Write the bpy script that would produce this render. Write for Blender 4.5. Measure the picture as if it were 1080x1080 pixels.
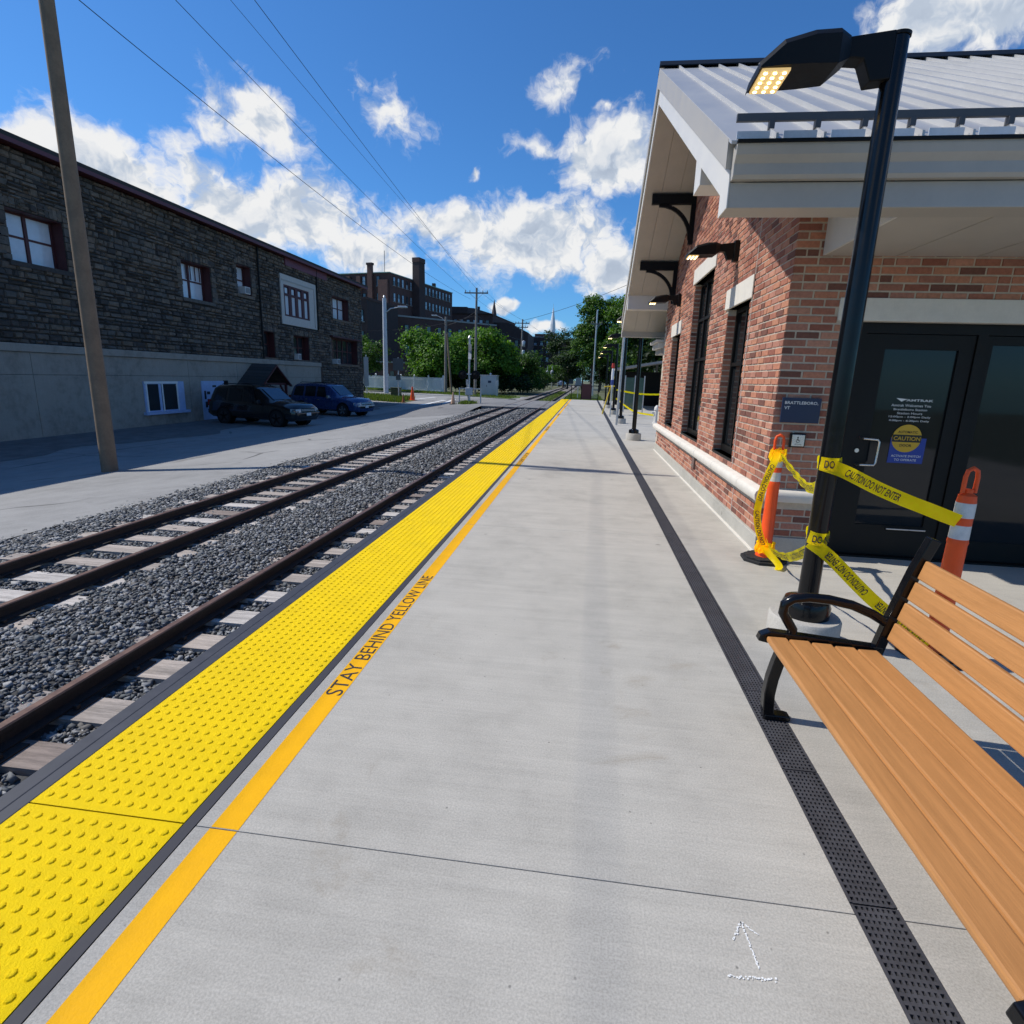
import bpy, bmesh, math, random
import numpy as np
from mathutils import Matrix, Vector
R = math.radians
random.seed(7); rng = np.random.default_rng(7)
for o in list(bpy.data.objects): bpy.data.objects.remove(o)
SC = bpy.context.scene
COL = SC.collection

# ---------------------------------------------------------------- camera
cd = bpy.data.cameras.new('camera'); cam = bpy.data.objects.new('camera', cd); COL.objects.link(cam)
cd.sensor_width = 36; cd.sensor_fit = 'HORIZONTAL'; cd.lens = 36 * 595 / 1080; cd.clip_start = 0.05; cd.clip_end = 5000
CR, CU, CF = (0.99136, 0.12743, 0.03112), (-0.05952, 0.22563, 0.97239), (-0.11689, 0.96584, -0.23127)
cam.matrix_world = Matrix(((CR[0], CU[0], -CF[0], 0), (CR[1], CU[1], -CF[1], 0), (CR[2], CU[2], -CF[2], 1.55), (0, 0, 0, 1)))
SC.camera = cam

# ---------------------------------------------------------------- world, sun, exposure
SUN_EL = R(48); SUN_AZ = math.atan2(-0.994, 0.11)        # measured from +Y towards +X
sd = bpy.data.lights.new('sun', 'SUN'); sun = bpy.data.objects.new('sun', sd); COL.objects.link(sun)
sd.energy = 4.4; sd.angle = R(0.53); sd.color = (1.0, 0.955, 0.88)
to_sun = Vector((math.sin(SUN_AZ) * math.cos(SUN_EL), math.cos(SUN_AZ) * math.cos(SUN_EL), math.sin(SUN_EL)))
sun.rotation_euler = to_sun.to_track_quat('Z', 'Y').to_euler()
SC.view_settings.view_transform = 'Standard'; SC.view_settings.look = 'None'
SC.view_settings.exposure = 0.0; SC.view_settings.gamma = 1.0
W = bpy.data.worlds.new('World'); SC.world = W; W.use_nodes = True
wn, wl = W.node_tree.nodes, W.node_tree.links
wn.clear()

class G:
    """tiny node-graph helper"""
    def __init__(s, tree): s.t = tree
    def n(s, typ, **k):
        nd = s.t.nodes.new(typ)
        for a, b in k.items(): setattr(nd, a, b)
        return nd
    def put(s, sock, v):
        if hasattr(v, 'node'): s.t.links.new(v, sock)
        elif v is not None: sock.default_value = v
    def math(s, op, a, b=None, c=None, clamp=False):
        nd = s.n('ShaderNodeMath', operation=op, use_clamp=clamp)
        s.put(nd.inputs[0], a)
        if b is not None: s.put(nd.inputs[1], b)
        if c is not None: s.put(nd.inputs[2], c)
        return nd.outputs[0]
    def vec(s, op, a, b=None):
        nd = s.n('ShaderNodeVectorMath', operation=op)
        s.put(nd.inputs[0], a)
        if b is not None: s.put(nd.inputs[1], b)
        return nd.outputs['Value'] if op in ('LENGTH', 'DOT_PRODUCT', 'DISTANCE') else nd.outputs[0]
    def noise(s, co, scale, detail=5, rough=0.55, dist=0.0):
        nd = s.n('ShaderNodeTexNoise'); s.put(nd.inputs['Vector'], co)
        nd.inputs['Scale'].default_value = scale; nd.inputs['Detail'].default_value = detail
        nd.inputs['Roughness'].default_value = rough; nd.inputs['Distortion'].default_value = dist
        return nd.outputs['Fac']
    def ramp(s, f, stops, interp='LINEAR'):
        nd = s.n('ShaderNodeValToRGB'); s.put(nd.inputs[0], f); cr = nd.color_ramp; cr.interpolation = interp
        while len(cr.elements) < len(stops): cr.elements.new(0.5)
        for e, (p, c) in zip(cr.elements, stops):
            e.position = p; e.color = (c if len(c) == 4 else (*c, 1)) if hasattr(c, '__len__') else (c, c, c, 1)
        return nd.outputs[0]
    def mix(s, f, a, b, mode='MIX'):
        nd = s.n('ShaderNodeMix', data_type='RGBA', blend_type=mode)
        s.put(nd.inputs[0], f); s.put(nd.inputs[6], a if hasattr(a, 'node') else (*a[:3], 1)); s.put(nd.inputs[7], b if hasattr(b, 'node') else (*b[:3], 1))
        return nd.outputs[2]
    def smooth(s, v, a, b, c=0.0, d=1.0):
        nd = s.n('ShaderNodeMapRange', interpolation_type='SMOOTHSTEP'); s.put(nd.inputs[0], v)
        for i, q in enumerate((a, b, c, d)): nd.inputs[i + 1].default_value = q
        return nd.outputs[0]

g = G(W.node_tree)
sky = g.n('ShaderNodeTexSky', sky_type='NISHITA', sun_disc=False, sun_elevation=SUN_EL, sun_rotation=SUN_AZ, altitude=80, air_density=1.0, dust_density=0.35, ozone_density=2.6)
tc = g.n('ShaderNodeTexCoord'); D = g.vec('NORMALIZE', tc.outputs['Generated'])
sx = g.n('ShaderNodeSeparateXYZ'); g.put(sx.inputs[0], D)
az = g.math('ARCTAN2', sx.outputs[0], sx.outputs[1]); el = g.math('ARCSINE', sx.outputs[2])
cx = g.n('ShaderNodeCombineXYZ'); g.put(cx.inputs[0], az); g.put(cx.inputs[1], el)
P0 = cx.outputs[0]
# cloud bodies: azimuth, elevation, half width, half height (radians on the sky)
CL = [(-.501, .226, .215, .072, 1), (-.518, .345, .085, .062, .85), (-.378, .19, .10, .048, .95), (-.104, .213, .20, .076, 1), (-.228, .238, .085, .04, .9),
      (.011, .330, .095, .066, 1.25), (-.057, .415, .066, .032, .5), (-.102, .345, .052, .022, .6), (-.33, .367, .070, .046, .42), (-.198, .308, .02, .018, .7),
      (.46, .43, .14, .06, 1), (-.143, .113, .026, .013, .9), (-.074, .082, .036, .012, .9), (.03, .174, .09, .06, .95), (-.72, .235, .16, .09, 1), (.006, .389, .036, .014, .55),
      (-.319, .165, .07, .03, .8), (-1.15, .30, .22, .09, 1), (1.3, .3, .3, .1, 1), (2.6, .3, .3, .1, 1), (-2.4, .3, .3, .11, 1)]
wA = g.n('ShaderNodeTexNoise'); g.put(wA.inputs['Vector'], P0); wA.inputs['Scale'].default_value = 9; wA.inputs['Detail'].default_value = 4; wA.inputs['Roughness'].default_value = .62
warp = g.vec('MULTIPLY', g.vec('SUBTRACT', wA.outputs['Color'], (.5, .5, .5)), (.10, .07, 0))
P1 = g.vec('ADD', P0, warp)
mm = None
for a, e, ra, re, wt in CL:
    q = g.vec('LENGTH', g.vec('MULTIPLY', g.vec('SUBTRACT', P1, (a, e, 0)), (1 / ra, 1 / re, 0)))
    v = g.math('MULTIPLY_ADD', q, -wt, wt)
    mm = v if mm is None else g.math('MAXIMUM', mm, v)
f1 = g.noise(P1, 14, 7, .62); f1b = g.noise(g.vec('ADD', P1, (-.014, .024, 0)), 14, 4, .58)
d0 = g.math('ADD', mm, g.math('MULTIPLY', g.math('SUBTRACT', f1, .5), 1.9))
alpha = g.smooth(d0, .02, .52)
core = g.smooth(d0, .30, 1.15)
rim = g.smooth(g.math('SUBTRACT', f1, f1b), -.13, .12)
lite = g.math('MULTIPLY', g.math('ADD', g.math('MULTIPLY', rim, .55), .45), g.math('SUBTRACT', 1.0, g.math('MULTIPLY', core, .34)))
ccol = g.ramp(lite, [(.18, (.34, .42, .56)), (.45, (.60, .68, .80)), (.78, (1.0, 1.0, 1.0))])
skyc = g.vec('MULTIPLY', sky.outputs[0], (.043, .089, .136))
out = g.mix(alpha, skyc, g.vec('MULTIPLY', ccol, (.87, .875, .88)))
bg = g.n('ShaderNodeBackground'); g.put(bg.inputs[0], out); bg.inputs[1].default_value = 1.0
g.put(g.n('ShaderNodeOutputWorld').inputs[0], bg.outputs[0])

# ---------------------------------------------------------------- material helpers
MATS = {}
def M(name, col, rough=.6, metal=0.0, var=.12, vscale=6.0, bump=0.0, bscale=60.0, spec=.5, tone=0.0, col2=None, coat=0.0, emit=None, estr=0.0, trans=0.0, world=True, stretch=None):
    """procedural material: noise-varied colour, fine bump; 'tone' adds per-piece variation between col and col2"""
    if name in MATS: return MATS[name]
    m = bpy.data.materials.new(name); m.use_nodes = True; q = G(m.node_tree); m.node_tree.nodes.clear()
    b = q.n('ShaderNodeBsdfPrincipled'); o = q.n('ShaderNodeOutputMaterial')
    co = q.n('ShaderNodeNewGeometry').outputs['Position'] if world else q.n('ShaderNodeTexCoord').outputs['Object']
    if stretch: co = q.vec('MULTIPLY', co, stretch)
    n1 = q.noise(co, vscale, 6, .6); n2 = q.noise(co, vscale * 9, 3, .6)
    f = q.math('ADD', q.math('MULTIPLY', n1, .7), q.math('MULTIPLY', n2, .3))
    base = (*col, 1)
    if tone:
        a = q.n('ShaderNodeAttribute', attribute_name='tone'); oi = q.n('ShaderNodeObjectInfo')
        r = q.math('FRACT', q.math('ADD', a.outputs['Fac'], oi.outputs['Random']))
        cs = [col] + (col2 if isinstance(col2, list) else [col2 or tuple(c * (1 - tone) for c in col)])
        base = q.ramp(r, [(i / max(1, len(cs)), c) for i, c in enumerate(cs)], 'CONSTANT' if len(cs) > 3 else 'LINEAR')
    if var:
        k = q.smooth(f, .3, .7, 1 - var, 1 + var)
        kk = q.n('ShaderNodeCombineXYZ'); [q.put(kk.inputs[i], k) for i in range(3)]
        base = q.vec('MULTIPLY', base, kk.outputs[0]) if hasattr(base, 'node') else q.vec('MULTIPLY', col, kk.outputs[0])
    q.put(b.inputs['Base Color'], base)
    b.inputs['Metallic'].default_value = metal; b.inputs['Specular IOR Level'].default_value = spec
    q.put(b.inputs['Roughness'], q.smooth(f, .25, .75, max(0, rough - .07), min(1, rough + .07)))
    if coat: b.inputs['Coat Weight'].default_value = coat; b.inputs['Coat Roughness'].default_value = .05
    if emit: b.inputs['Emission Color'].default_value = (*emit, 1); b.inputs['Emission Strength'].default_value = estr
    if bump:
        bn = q.n('ShaderNodeBump'); bn.inputs['Strength'].default_value = bump; bn.inputs['Distance'].default_value = .01
        q.put(bn.inputs['Height'], q.noise(co, bscale, 5, .65)); q.put(b.inputs['Normal'], bn.outputs[0])
    sh = b.outputs[0]
    if trans:
        tr = q.n('ShaderNodeBsdfTranslucent'); q.put(tr.inputs[0], q.vec('MULTIPLY', base, (1.5, 1.6, .6)) if hasattr(base, 'node') else (*col, 1))
        mx = q.n('ShaderNodeMixShader'); mx.inputs[0].default_value = trans; q.put(mx.inputs[1], sh); q.put(mx.inputs[2], tr.outputs[0]); sh = mx.outputs[0]
    q.put(o.inputs[0], sh); MATS[name] = m
    return m

def concrete_mat(name, base, streak=1.0, dark=.75):
    m = bpy.data.materials.new(name); m.use_nodes = True; q = G(m.node_tree); m.node_tree.nodes.clear()
    b = q.n('ShaderNodeBsdfPrincipled'); o = q.n('ShaderNodeOutputMaterial'); co = q.n('ShaderNodeNewGeometry').outputs['Position']
    big = q.noise(co, .55, 5, .6, .4); mid = q.noise(co, 3.2, 6, .65); fine = q.noise(co, 150, 4, .75)
    st = q.noise(q.vec('MULTIPLY', co, (1.6, 55, 1)), 1.0, 4, .6); st2 = q.noise(q.vec('MULTIPLY', co, (.7, 12, 1)), 1.0, 4, .6)
    col = q.ramp(q.math('ADD', q.math('MULTIPLY', big, .55), q.math('MULTIPLY', mid, .45)), [(.30, tuple(c * dark for c in base)), (.50, base), (.72, tuple(min(1, c * 1.14) for c in base))])
    k = q.math('ADD', q.smooth(fine, .3, .7, .80, 1.16), q.math('MULTIPLY', q.math('SUBTRACT', q.math('ADD', st, st2), 1.0), .22 * streak))
    kc = q.n('ShaderNodeCombineXYZ'); [q.put(kc.inputs[i], k) for i in range(3)]
    col = q.vec('MULTIPLY', col, kc.outputs[0])
    vo = q.n('ShaderNodeTexVoronoi'); q.put(vo.inputs['Vector'], co); vo.inputs['Scale'].default_value = 13.0
    pit = q.math('MULTIPLY', q.smooth(vo.outputs['Distance'], .03, .075, 1, 0), q.smooth(q.noise(co, 3.1, 3), .47, .55))
    col = q.mix(q.math('MULTIPLY', pit, .62), col, (.10, .095, .085))
    vo2 = q.n('ShaderNodeTexVoronoi'); q.put(vo2.inputs['Vector'], co); vo2.inputs['Scale'].default_value = 1.7
    spot = q.math('MULTIPLY', q.smooth(q.math('ADD', vo2.outputs['Distance'], q.math('MULTIPLY', q.math('SUBTRACT', mid, .5), .12)), .015, .05, 1, 0), .45)
    col = q.mix(spot, col, (.13, .12, .105))
    stain = q.math('MULTIPLY', q.smooth(q.noise(q.vec('ADD', co, (13, 5, 2)), 1.3, 6, .7, .8), .60, .74), .38)
    col = q.mix(stain, col, (base[0] * .62, base[1] * .55, base[2] * .46))
    q.put(b.inputs['Base Color'], col); b.inputs['Roughness'].default_value = .82; b.inputs['Specular IOR Level'].default_value = .35
    bn = q.n('ShaderNodeBump'); bn.inputs['Strength'].default_value = .35; bn.inputs['Distance'].default_value = .004
    q.put(bn.inputs['Height'], q.math('ADD', q.math('MULTIPLY', st, 1.0), q.math('MULTIPLY', fine, .7))); q.put(b.inputs['Normal'], bn.outputs[0])
    q.put(o.inputs[0], b.outputs[0]); MATS[name] = m
    return m

def asphalt_mat(name, base, crack=True):
    m = bpy.data.materials.new(name); m.use_nodes = True; q = G(m.node_tree); m.node_tree.nodes.clear()
    b = q.n('ShaderNodeBsdfPrincipled'); o = q.n('ShaderNodeOutputMaterial'); co = q.n('ShaderNodeNewGeometry').outputs['Position']
    big = q.noise(co, .22, 6, .6, .5); mid = q.noise(co, 2.4, 6, .65); fine = q.noise(co, 90, 3, .7)
    col = q.ramp(q.math('ADD', q.math('MULTIPLY', big, .6), q.math('MULTIPLY', mid, .4)), [(.32, tuple(c * .72 for c in base)), (.5, base), (.70, tuple(c * 1.2 for c in base))])
    k = q.smooth(fine, .25, .75, .82, 1.16); kc = q.n('ShaderNodeCombineXYZ'); [q.put(kc.inputs[i], k) for i in range(3)]
    col = q.vec('MULTIPLY', col, kc.outputs[0])
    if crack:
        wv = q.vec('ADD', co, q.vec('MULTIPLY', q.n('ShaderNodeTexNoise').outputs['Color'], (1.2, 1.2, 0)))
        vo = q.n('ShaderNodeTexVoronoi', feature='DISTANCE_TO_EDGE'); q.put(vo.inputs['Vector'], wv); vo.inputs['Scale'].default_value = .22
        ck = q.math('MULTIPLY', q.smooth(vo.outputs['Distance'], .004, .011, 1, 0), q.smooth(q.noise(co, .5, 3), .42, .6))
        col = q.mix(q.math('MULTIPLY', ck, .75), col, (.03, .03, .03))
    q.put(b.inputs['Base Color'], col); b.inputs['Roughness'].default_value = .86
    bn = q.n('ShaderNodeBump'); bn.inputs['Strength'].default_value = .5; bn.inputs['Distance'].default_value = .006
    q.put(bn.inputs['Height'], fine); q.put(b.inputs['Normal'], bn.outputs[0]); q.put(o.inputs[0], b.outputs[0]); MATS[name] = m
    return m

def glass_mat(name, tint=(.012, .014, .016), rough=.02):
    return M(name, tint, rough, var=0, spec=.4)

mc = concrete_mat('platform_concrete', (.445, .418, .365))
mc_pier = concrete_mat('pier_concrete', (.46, .43, .38), .2)
mc_wall = concrete_mat('foundation_concrete', (.43, .41, .36), .3)
mc_left = concrete_mat('old_concrete', (.32, .285, .24), .8, .5)
m_asph = asphalt_mat('road_asphalt', (.285, .28, .27))
m_asph2 = asphalt_mat('crossing_asphalt', (.20, .195, .19))
m_dirt = M('dirt', (.105, .115, .055), .95, var=.35, vscale=1.2, bump=.6, bscale=25)
m_grass = M('grass_ground', (.085, .125, .03), .95, var=.35, vscale=2.0, bump=.6, bscale=30)
m_ball = M('ballast_bed', (.055, .056, .058), .9, var=.45, vscale=14, bump=1.0, bscale=28)
m_stone = M('ballast_stone', (.15, .155, .16), .8, var=.12, tone=1, col2=[(.075, .08, .085), (.22, .23, .24), (.13, .12, .11), (.30, .30, .30), (.10, .11, .115)])
m_yel = M('tactile_yellow', (.90, .62, .002), .6, var=.05, vscale=5, bump=.6, bscale=170, spec=.12)
m_line = M('line_paint', (.88, .44, .006), .65, var=.05, vscale=9, bump=.2, bscale=120, spec=.12)
m_ink = M('dark_lettering', (.03, .022, .02), .7, var=.1)
m_rub = M('edge_rubber', (.035, .038, .05), .6, var=.2, vscale=12)
m_seal = M('joint_sealant', (.045, .043, .05), .7, var=.1)
m_gap = M('joint_shadow_filler', (.025, .025, .025), .9, var=.1)
m_blk = M('black_powder_coat', (.0045, .0045, .0055), .20, var=.1, vscale=20, spec=.35)
m_blkm = M('black_matt', (.007, .007, .0075), .5, var=.15, spec=.2)
m_bronze = M('dark_bronze_frame', (.007, .0065, .006), .5, var=.08, spec=.25)
m_glass = glass_mat('window_glass')
m_brick = M('station_brick', (.47, .20, .125), .85, var=.18, vscale=35, bump=.5, bscale=140, tone=1, spec=.25,
            col2=[(.37, .15, .10), (.47, .215, .135), (.29, .11, .075), (.42, .195, .14), (.18, .08, .06), (.49, .24, .165), (.34, .15, .105)])
m_mort = M('mortar', (.54, .47, .38), .9, var=.12, vscale=20, bump=.4, bscale=160, spec=.2)
m_lime = M('cast_stone', (.66, .62, .55), .8, var=.06, vscale=8, bump=.15, bscale=150)
m_trim = M('white_metal_trim', (.64, .62, .585), .45, var=.04, vscale=3)
m_trimg = M('grey_metal_trim', (.39, .365, .33), .5, var=.05, vscale=3)
m_soff = M('soffit_panel', (.44, .41, .37), .55, var=.05, vscale=4)
m_roof = M('standing_seam_metal', (.50, .49, .475), .42, metal=.35, var=.03, vscale=1)
m_dkmet = M('dark_metal', (.07, .07, .075), .5, var=.06)
m_rust_shade = M('shaded_rail_rust', (.030, .020, .016), .7, var=.3, vscale=18, bump=.4, bscale=80)  # rust, darkened so the colour carries the shadow on the rail sides
m_railtop = M('rail_head_steel', (.15, .085, .060), .5, metal=.3, var=.25, vscale=14)
m_tie = M('weathered_tie', (.36, .31, .27), .9, var=.42, vscale=6, bump=1.0, bscale=14, stretch=(.35, 5, 5), tone=1, col2=[(.50, .46, .42), (.25, .20, .17), (.42, .36, .31)])
m_wood = M('bench_slat_wood', (.45, .205, .065), .5, var=.13, vscale=7, bump=.15, bscale=40, stretch=(6, .35, 6))
m_org = M('delineator_orange', (.85, .085, .008), .5, var=.06, vscale=9)
m_refl = M('reflective_band', (.62, .60, .57), .45, var=.12, vscale=30)
m_tape = M('caution_tape_yellow', (.97, .73, .004), .42, var=.05, vscale=30, trans=.5, spec=.3)
m_ink2 = M('tape_print', (.02, .02, .015), .6, var=0)
m_navy = M('navy_sign', (.012, .024, .065), .45, var=.06)
m_white = M('white_print', (.75, .75, .74), .6, var=.04)
m_steel = M('brushed_steel', (.62, .60, .57), .3, metal=1, var=.1, vscale=20)
m_gold = M('decal_amber', (.62, .37, .02), .5, var=.04)
m_blue = M('decal_blue', (.02, .05, .30), .5, var=.04)
m_led = M('led_lit', (1, .85, .5), .5, var=0, emit=(1, .80, .38), estr=9)
m_ledp = M('led_panel', (.55, .42, .20), .4, var=0, emit=(1, .66, .25), estr=.55)
m_chalk = M('chalk', (.80, .80, .78), .95, var=.1)
m_dstone = M('rubble_stone', (.125, .10, .08), .92, var=.3, vscale=7, bump=1.0, bscale=22, tone=1,
             col2=[(.085, .072, .062), (.165, .13, .10), (.06, .052, .047), (.11, .098, .085), (.145, .11, .08)])
m_dmort = M('shaded_rubble_mortar', (.032, .029, .027), .95, var=.25, vscale=8)  # shade in the joints between stones is put into this dark mortar colour
m_maroon = M('maroon_paint', (.075, .018, .020), .6, var=.15)
m_plum = M('plum_fascia', (.12, .035, .05), .6, var=.15)
m_panel = M('pale_painted_panel', (.52, .49, .45), .7, var=.08)
m_curt = M('pale_curtain_pane', (.62, .66, .72), .12, var=.06, spec=.7)
m_sash = glass_mat('old_sash_glass', (.03, .035, .04), .04)
m_ltblue = M('pale_blue_paint', (.36, .46, .68), .6, var=.1)
m_acw = M('ac_casing', (.58, .57, .55), .5, var=.08)
m_shing = M('dark_shingle', (.050, .047, .045), .9, var=.3, vscale=20, tone=1, col2=[(.07, .062, .058), (.04, .038, .036)])
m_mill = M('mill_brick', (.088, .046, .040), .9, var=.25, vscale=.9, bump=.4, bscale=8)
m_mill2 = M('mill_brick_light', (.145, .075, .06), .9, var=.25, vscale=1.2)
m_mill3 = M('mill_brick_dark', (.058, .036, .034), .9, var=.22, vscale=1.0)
m_cope = M('parapet_cap', (.30, .29, .28), .6, var=.1)
m_pane = M('far_pane', (.30, .36, .42), .1, var=.35, vscale=.35, spec=.8)
m_paned = M('far_pane_dark', (.04, .05, .06), .1, var=.3, vscale=.4, spec=.8)
m_copper = M('verdigris_edge', (.25, .42, .36), .7, var=.1)
m_bark = M('bark', (.09, .07, .055), .95, var=.3, vscale=6, bump=.8, bscale=20)
m_polew = M('weathered_pole_wood', (.20, .185, .17), .9, var=.2, vscale=3, bump=.3, bscale=30)
m_polet = M('brown_pole_wood', (.21, .15, .10), .9, var=.2, vscale=3)
m_galv = M('galvanised_steel', (.50, .51, .52), .4, metal=.5, var=.12, vscale=6)
m_cab = M('cabinet_aluminium', (.46, .48, .50), .42, metal=.45, var=.08, vscale=2)
m_vinyl = M('white_vinyl', (.74, .75, .77), .5, var=.04)
m_wire = M('overhead_cable', (.02, .02, .022), .6, var=0)
m_steep = M('white_steeple_paint', (.70, .70, .72), .6, var=.05)
m_slate = M('steeple_slate', (.085, .06, .058), .8, var=.15)
def leafmat(n, a, b, c): return M(n, a, .55, var=.0, tone=1, col2=[b, c], trans=.35, spec=.3)
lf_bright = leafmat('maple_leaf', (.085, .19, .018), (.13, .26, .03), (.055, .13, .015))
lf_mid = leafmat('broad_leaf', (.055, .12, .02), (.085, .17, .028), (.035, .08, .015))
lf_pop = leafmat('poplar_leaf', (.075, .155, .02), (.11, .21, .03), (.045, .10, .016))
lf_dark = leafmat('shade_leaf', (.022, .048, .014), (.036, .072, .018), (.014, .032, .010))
lf_grass = leafmat('grass_blade', (.10, .15, .025), (.15, .19, .035), (.07, .12, .02))

# ---------------------------------------------------------------- mesh helpers
class MB:
    def __init__(s): s.v = []; s.f = []; s.t = []; s.tone = 0.0; s.any = False
    def add(s, vs, fs):
        k = len(s.v); s.v += [tuple(p) for p in vs]; s.f += [tuple(i + k for i in q) for q in fs]; s.t += [s.tone] * len(fs)
        return s
    def rnd(s): s.tone = random.random(); s.any = True; return s
    def box(s, x0, x1, y0, y1, z0, z1):
        return s.add([(x0, y0, z0), (x1, y0, z0), (x1, y1, z0), (x0, y1, z0), (x0, y0, z1), (x1, y0, z1), (x1, y1, z1), (x0, y1, z1)],
                     [(0, 3, 2, 1), (4, 5, 6, 7), (0, 1, 5, 4), (1, 2, 6, 5), (2, 3, 7, 6), (3, 0, 4, 7)])
    def bar(s, a, b, w, h, up=(0, 0, 1)):
        a, b = Vector(a), Vector(b); d = (b - a).normalized(); u = Vector(up)
        if abs(d.dot(u)) > .98: u = Vector((0, 1, 0))
        x = d.cross(u).normalized(); y = x.cross(d)
        vs = [p + x * (i * w / 2) + y * (j * h / 2) for p in (a, b) for i, j in ((-1, -1), (1, -1), (1, 1), (-1, 1))]
        return s.add(vs, [(3, 2, 1, 0), (4, 5, 6, 7), (0, 1, 5, 4), (1, 2, 6, 5), (2, 3, 7, 6), (3, 0, 4, 7)])
    def cyl(s, a, b, r0, r1=None, n=14):
        return s.tube([a, b], [r0, r0 if r1 is None else r1], n)
    def tube(s, pts, r, n=10, sx=1.0):
        pts = [Vector(p) for p in pts]; rs = r if hasattr(r, '__len__') else [r] * len(pts); rings = []; px = None
        for i, p in enumerate(pts):
            d = (pts[min(i + 1, len(pts) - 1)] - pts[max(i - 1, 0)]).normalized()
            if px is None: px = d.orthogonal().normalized()
            px = (px - d * px.dot(d)).normalized(); py = d.cross(px)
            rings += [p + (px * math.cos(2 * math.pi * k / n) * sx + py * math.sin(2 * math.pi * k / n)) * rs[i] for k in range(n)]
        fs = [(i * n + k, i * n + (k + 1) % n, (i + 1) * n + (k + 1) % n, (i + 1) * n + k) for i in range(len(pts) - 1) for k in range(n)]
        fs += [tuple(range(n))[::-1], tuple(range((len(pts) - 1) * n, len(pts) * n))]
        return s.add(rings, fs)
    def lathe(s, prof, c=(0, 0, 0), n=24):
        vs = [(c[0] + r * math.cos(2 * math.pi * k / n), c[1] + r * math.sin(2 * math.pi * k / n), c[2] + z) for r, z in prof for k in range(n)]
        m = len(prof)
        fs = [(i * n + k, i * n + (k + 1) % n, (i + 1) * n + (k + 1) % n, (i + 1) * n + k) for i in range(m - 1) for k in range(n)]
        fs += [tuple(range(n))[::-1], tuple(range((m - 1) * n, m * n))]
        return s.add(vs, fs)
    def prism(s, poly, ax, a0, a1):
        """extrude a 2D polygon along axis ax; the 2D coordinates are the other two axes in order"""
        n = len(poly)
        def mk(p, a): q = list(p); q.insert(ax, a); return tuple(q)
        return s.add([mk(p, a0) for p in poly] + [mk(p, a1) for p in poly],
                     [tuple(range(n))[::-1], tuple(range(n, 2 * n))] + [(i, (i + 1) % n, n + (i + 1) % n, n + i) for i in range(n)])
    def quad(s, *p): return s.add(p, [tuple(range(len(p)))])
    def mesh(s, name, mat, smooth=False):
        me = bpy.data.meshes.new(name); me.from_pydata(s.v, [], s.f)
        if s.any:
            a = me.attributes.new('tone', 'FLOAT', 'FACE'); a.data.foreach_set('value', s.t)
        bm = bmesh.new(); bm.from_mesh(me); bmesh.ops.recalc_face_normals(bm, faces=bm.faces); bm.to_mesh(me); bm.free()
        if smooth:
            me.shade_smooth(); me.set_sharp_from_angle(angle=R(38))
        me.materials.append(mat); return me
    def build(s, name, mat, parent=None, smooth=False, bevel=0.0):
        o = bpy.data.objects.new(name, s.mesh(name, mat, smooth)); link(o, parent)
        if bevel:
            b = o.modifiers.new('bevel', 'BEVEL'); b.width = bevel; b.segments = 2; b.limit_method = 'ANGLE'
        return o
def link(o, parent=None):
    COL.objects.link(o)
    if parent is not None:
        o.parent = parent
    return o
def wpar(o, parent):
    """parent keeping world-space mesh coordinates (ancestors only translate)"""
    off = Vector((0, 0, 0)); p = parent
    while p is not None: off += p.location; p = p.parent
    o.location = o.location - off; return o
def part(mb, name, mat, parent, smooth=False, bevel=0.0): return wpar(mb.build(name, mat, parent, smooth, bevel), parent)
def tag(o, label, cat, group=None, kind=None):
    if label: o['label'] = label
    if cat: o['category'] = cat
    if group: o['group'] = group
    if kind: o['kind'] = kind
    return o
def struct(mb, name, mat, smooth=False): o = mb.build(name, mat, None, smooth); o['kind'] = 'structure'; return o
def thing(name, label, cat, loc=(0, 0, 0), rz=0, group=None):
    o = bpy.data.objects.new(name, None); link(o); o.empty_display_size = .2; o.location = loc; o.rotation_euler = (0, 0, rz)
    return tag(o, label, cat, group)
def copy_tree(o, parent=None):
    c = o.copy(); link(c); c.parent = parent
    for ch in list(o.children): copy_tree(ch, c)
    return c
def inst(name, me, parent, loc, scale=(1, 1, 1), rz=0.0, world=True):
    o = bpy.data.objects.new(name, me); link(o, parent); o.location = loc; o.scale = scale; o.rotation_euler = (0, 0, rz)
    if world and parent is not None: wpar(o, parent)
    return o
def np_mesh(name, V, F, mat, tone=None):
    """V (n,3) verts, F (m,k) faces with equal corner count"""
    me = bpy.data.meshes.new(name); k = F.shape[1]
    me.vertices.add(len(V)); me.vertices.foreach_set('co', V.astype(np.float32).ravel())
    me.loops.add(F.size); me.loops.foreach_set('vertex_index', F.astype(np.int32).ravel())
    me.polygons.add(len(F)); me.polygons.foreach_set('loop_start', np.arange(0, F.size, k, dtype=np.int32))
    if tone is not None:
        a = me.attributes.new('tone', 'FLOAT', 'FACE'); a.data.foreach_set('value', tone.astype(np.float32))
    me.update(calc_edges=True); me.materials.append(mat)
    return me
_tc = {}
def text_verts(txt, spacing=1.0, bold=0.0):
    cu = bpy.data.curves.new('t', 'FONT'); cu.body = txt; cu.resolution_u = 3; cu.space_character = spacing; cu.offset = bold
    ob = bpy.data.objects.new('t', cu); me = bpy.data.meshes.new_from_object(ob)
    V = np.array([v.co[:] for v in me.vertices]); F = [tuple(p.vertices) for p in me.polygons]
    bpy.data.objects.remove(ob); bpy.data.curves.remove(cu); bpy.data.meshes.remove(me)
    return V, F
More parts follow.
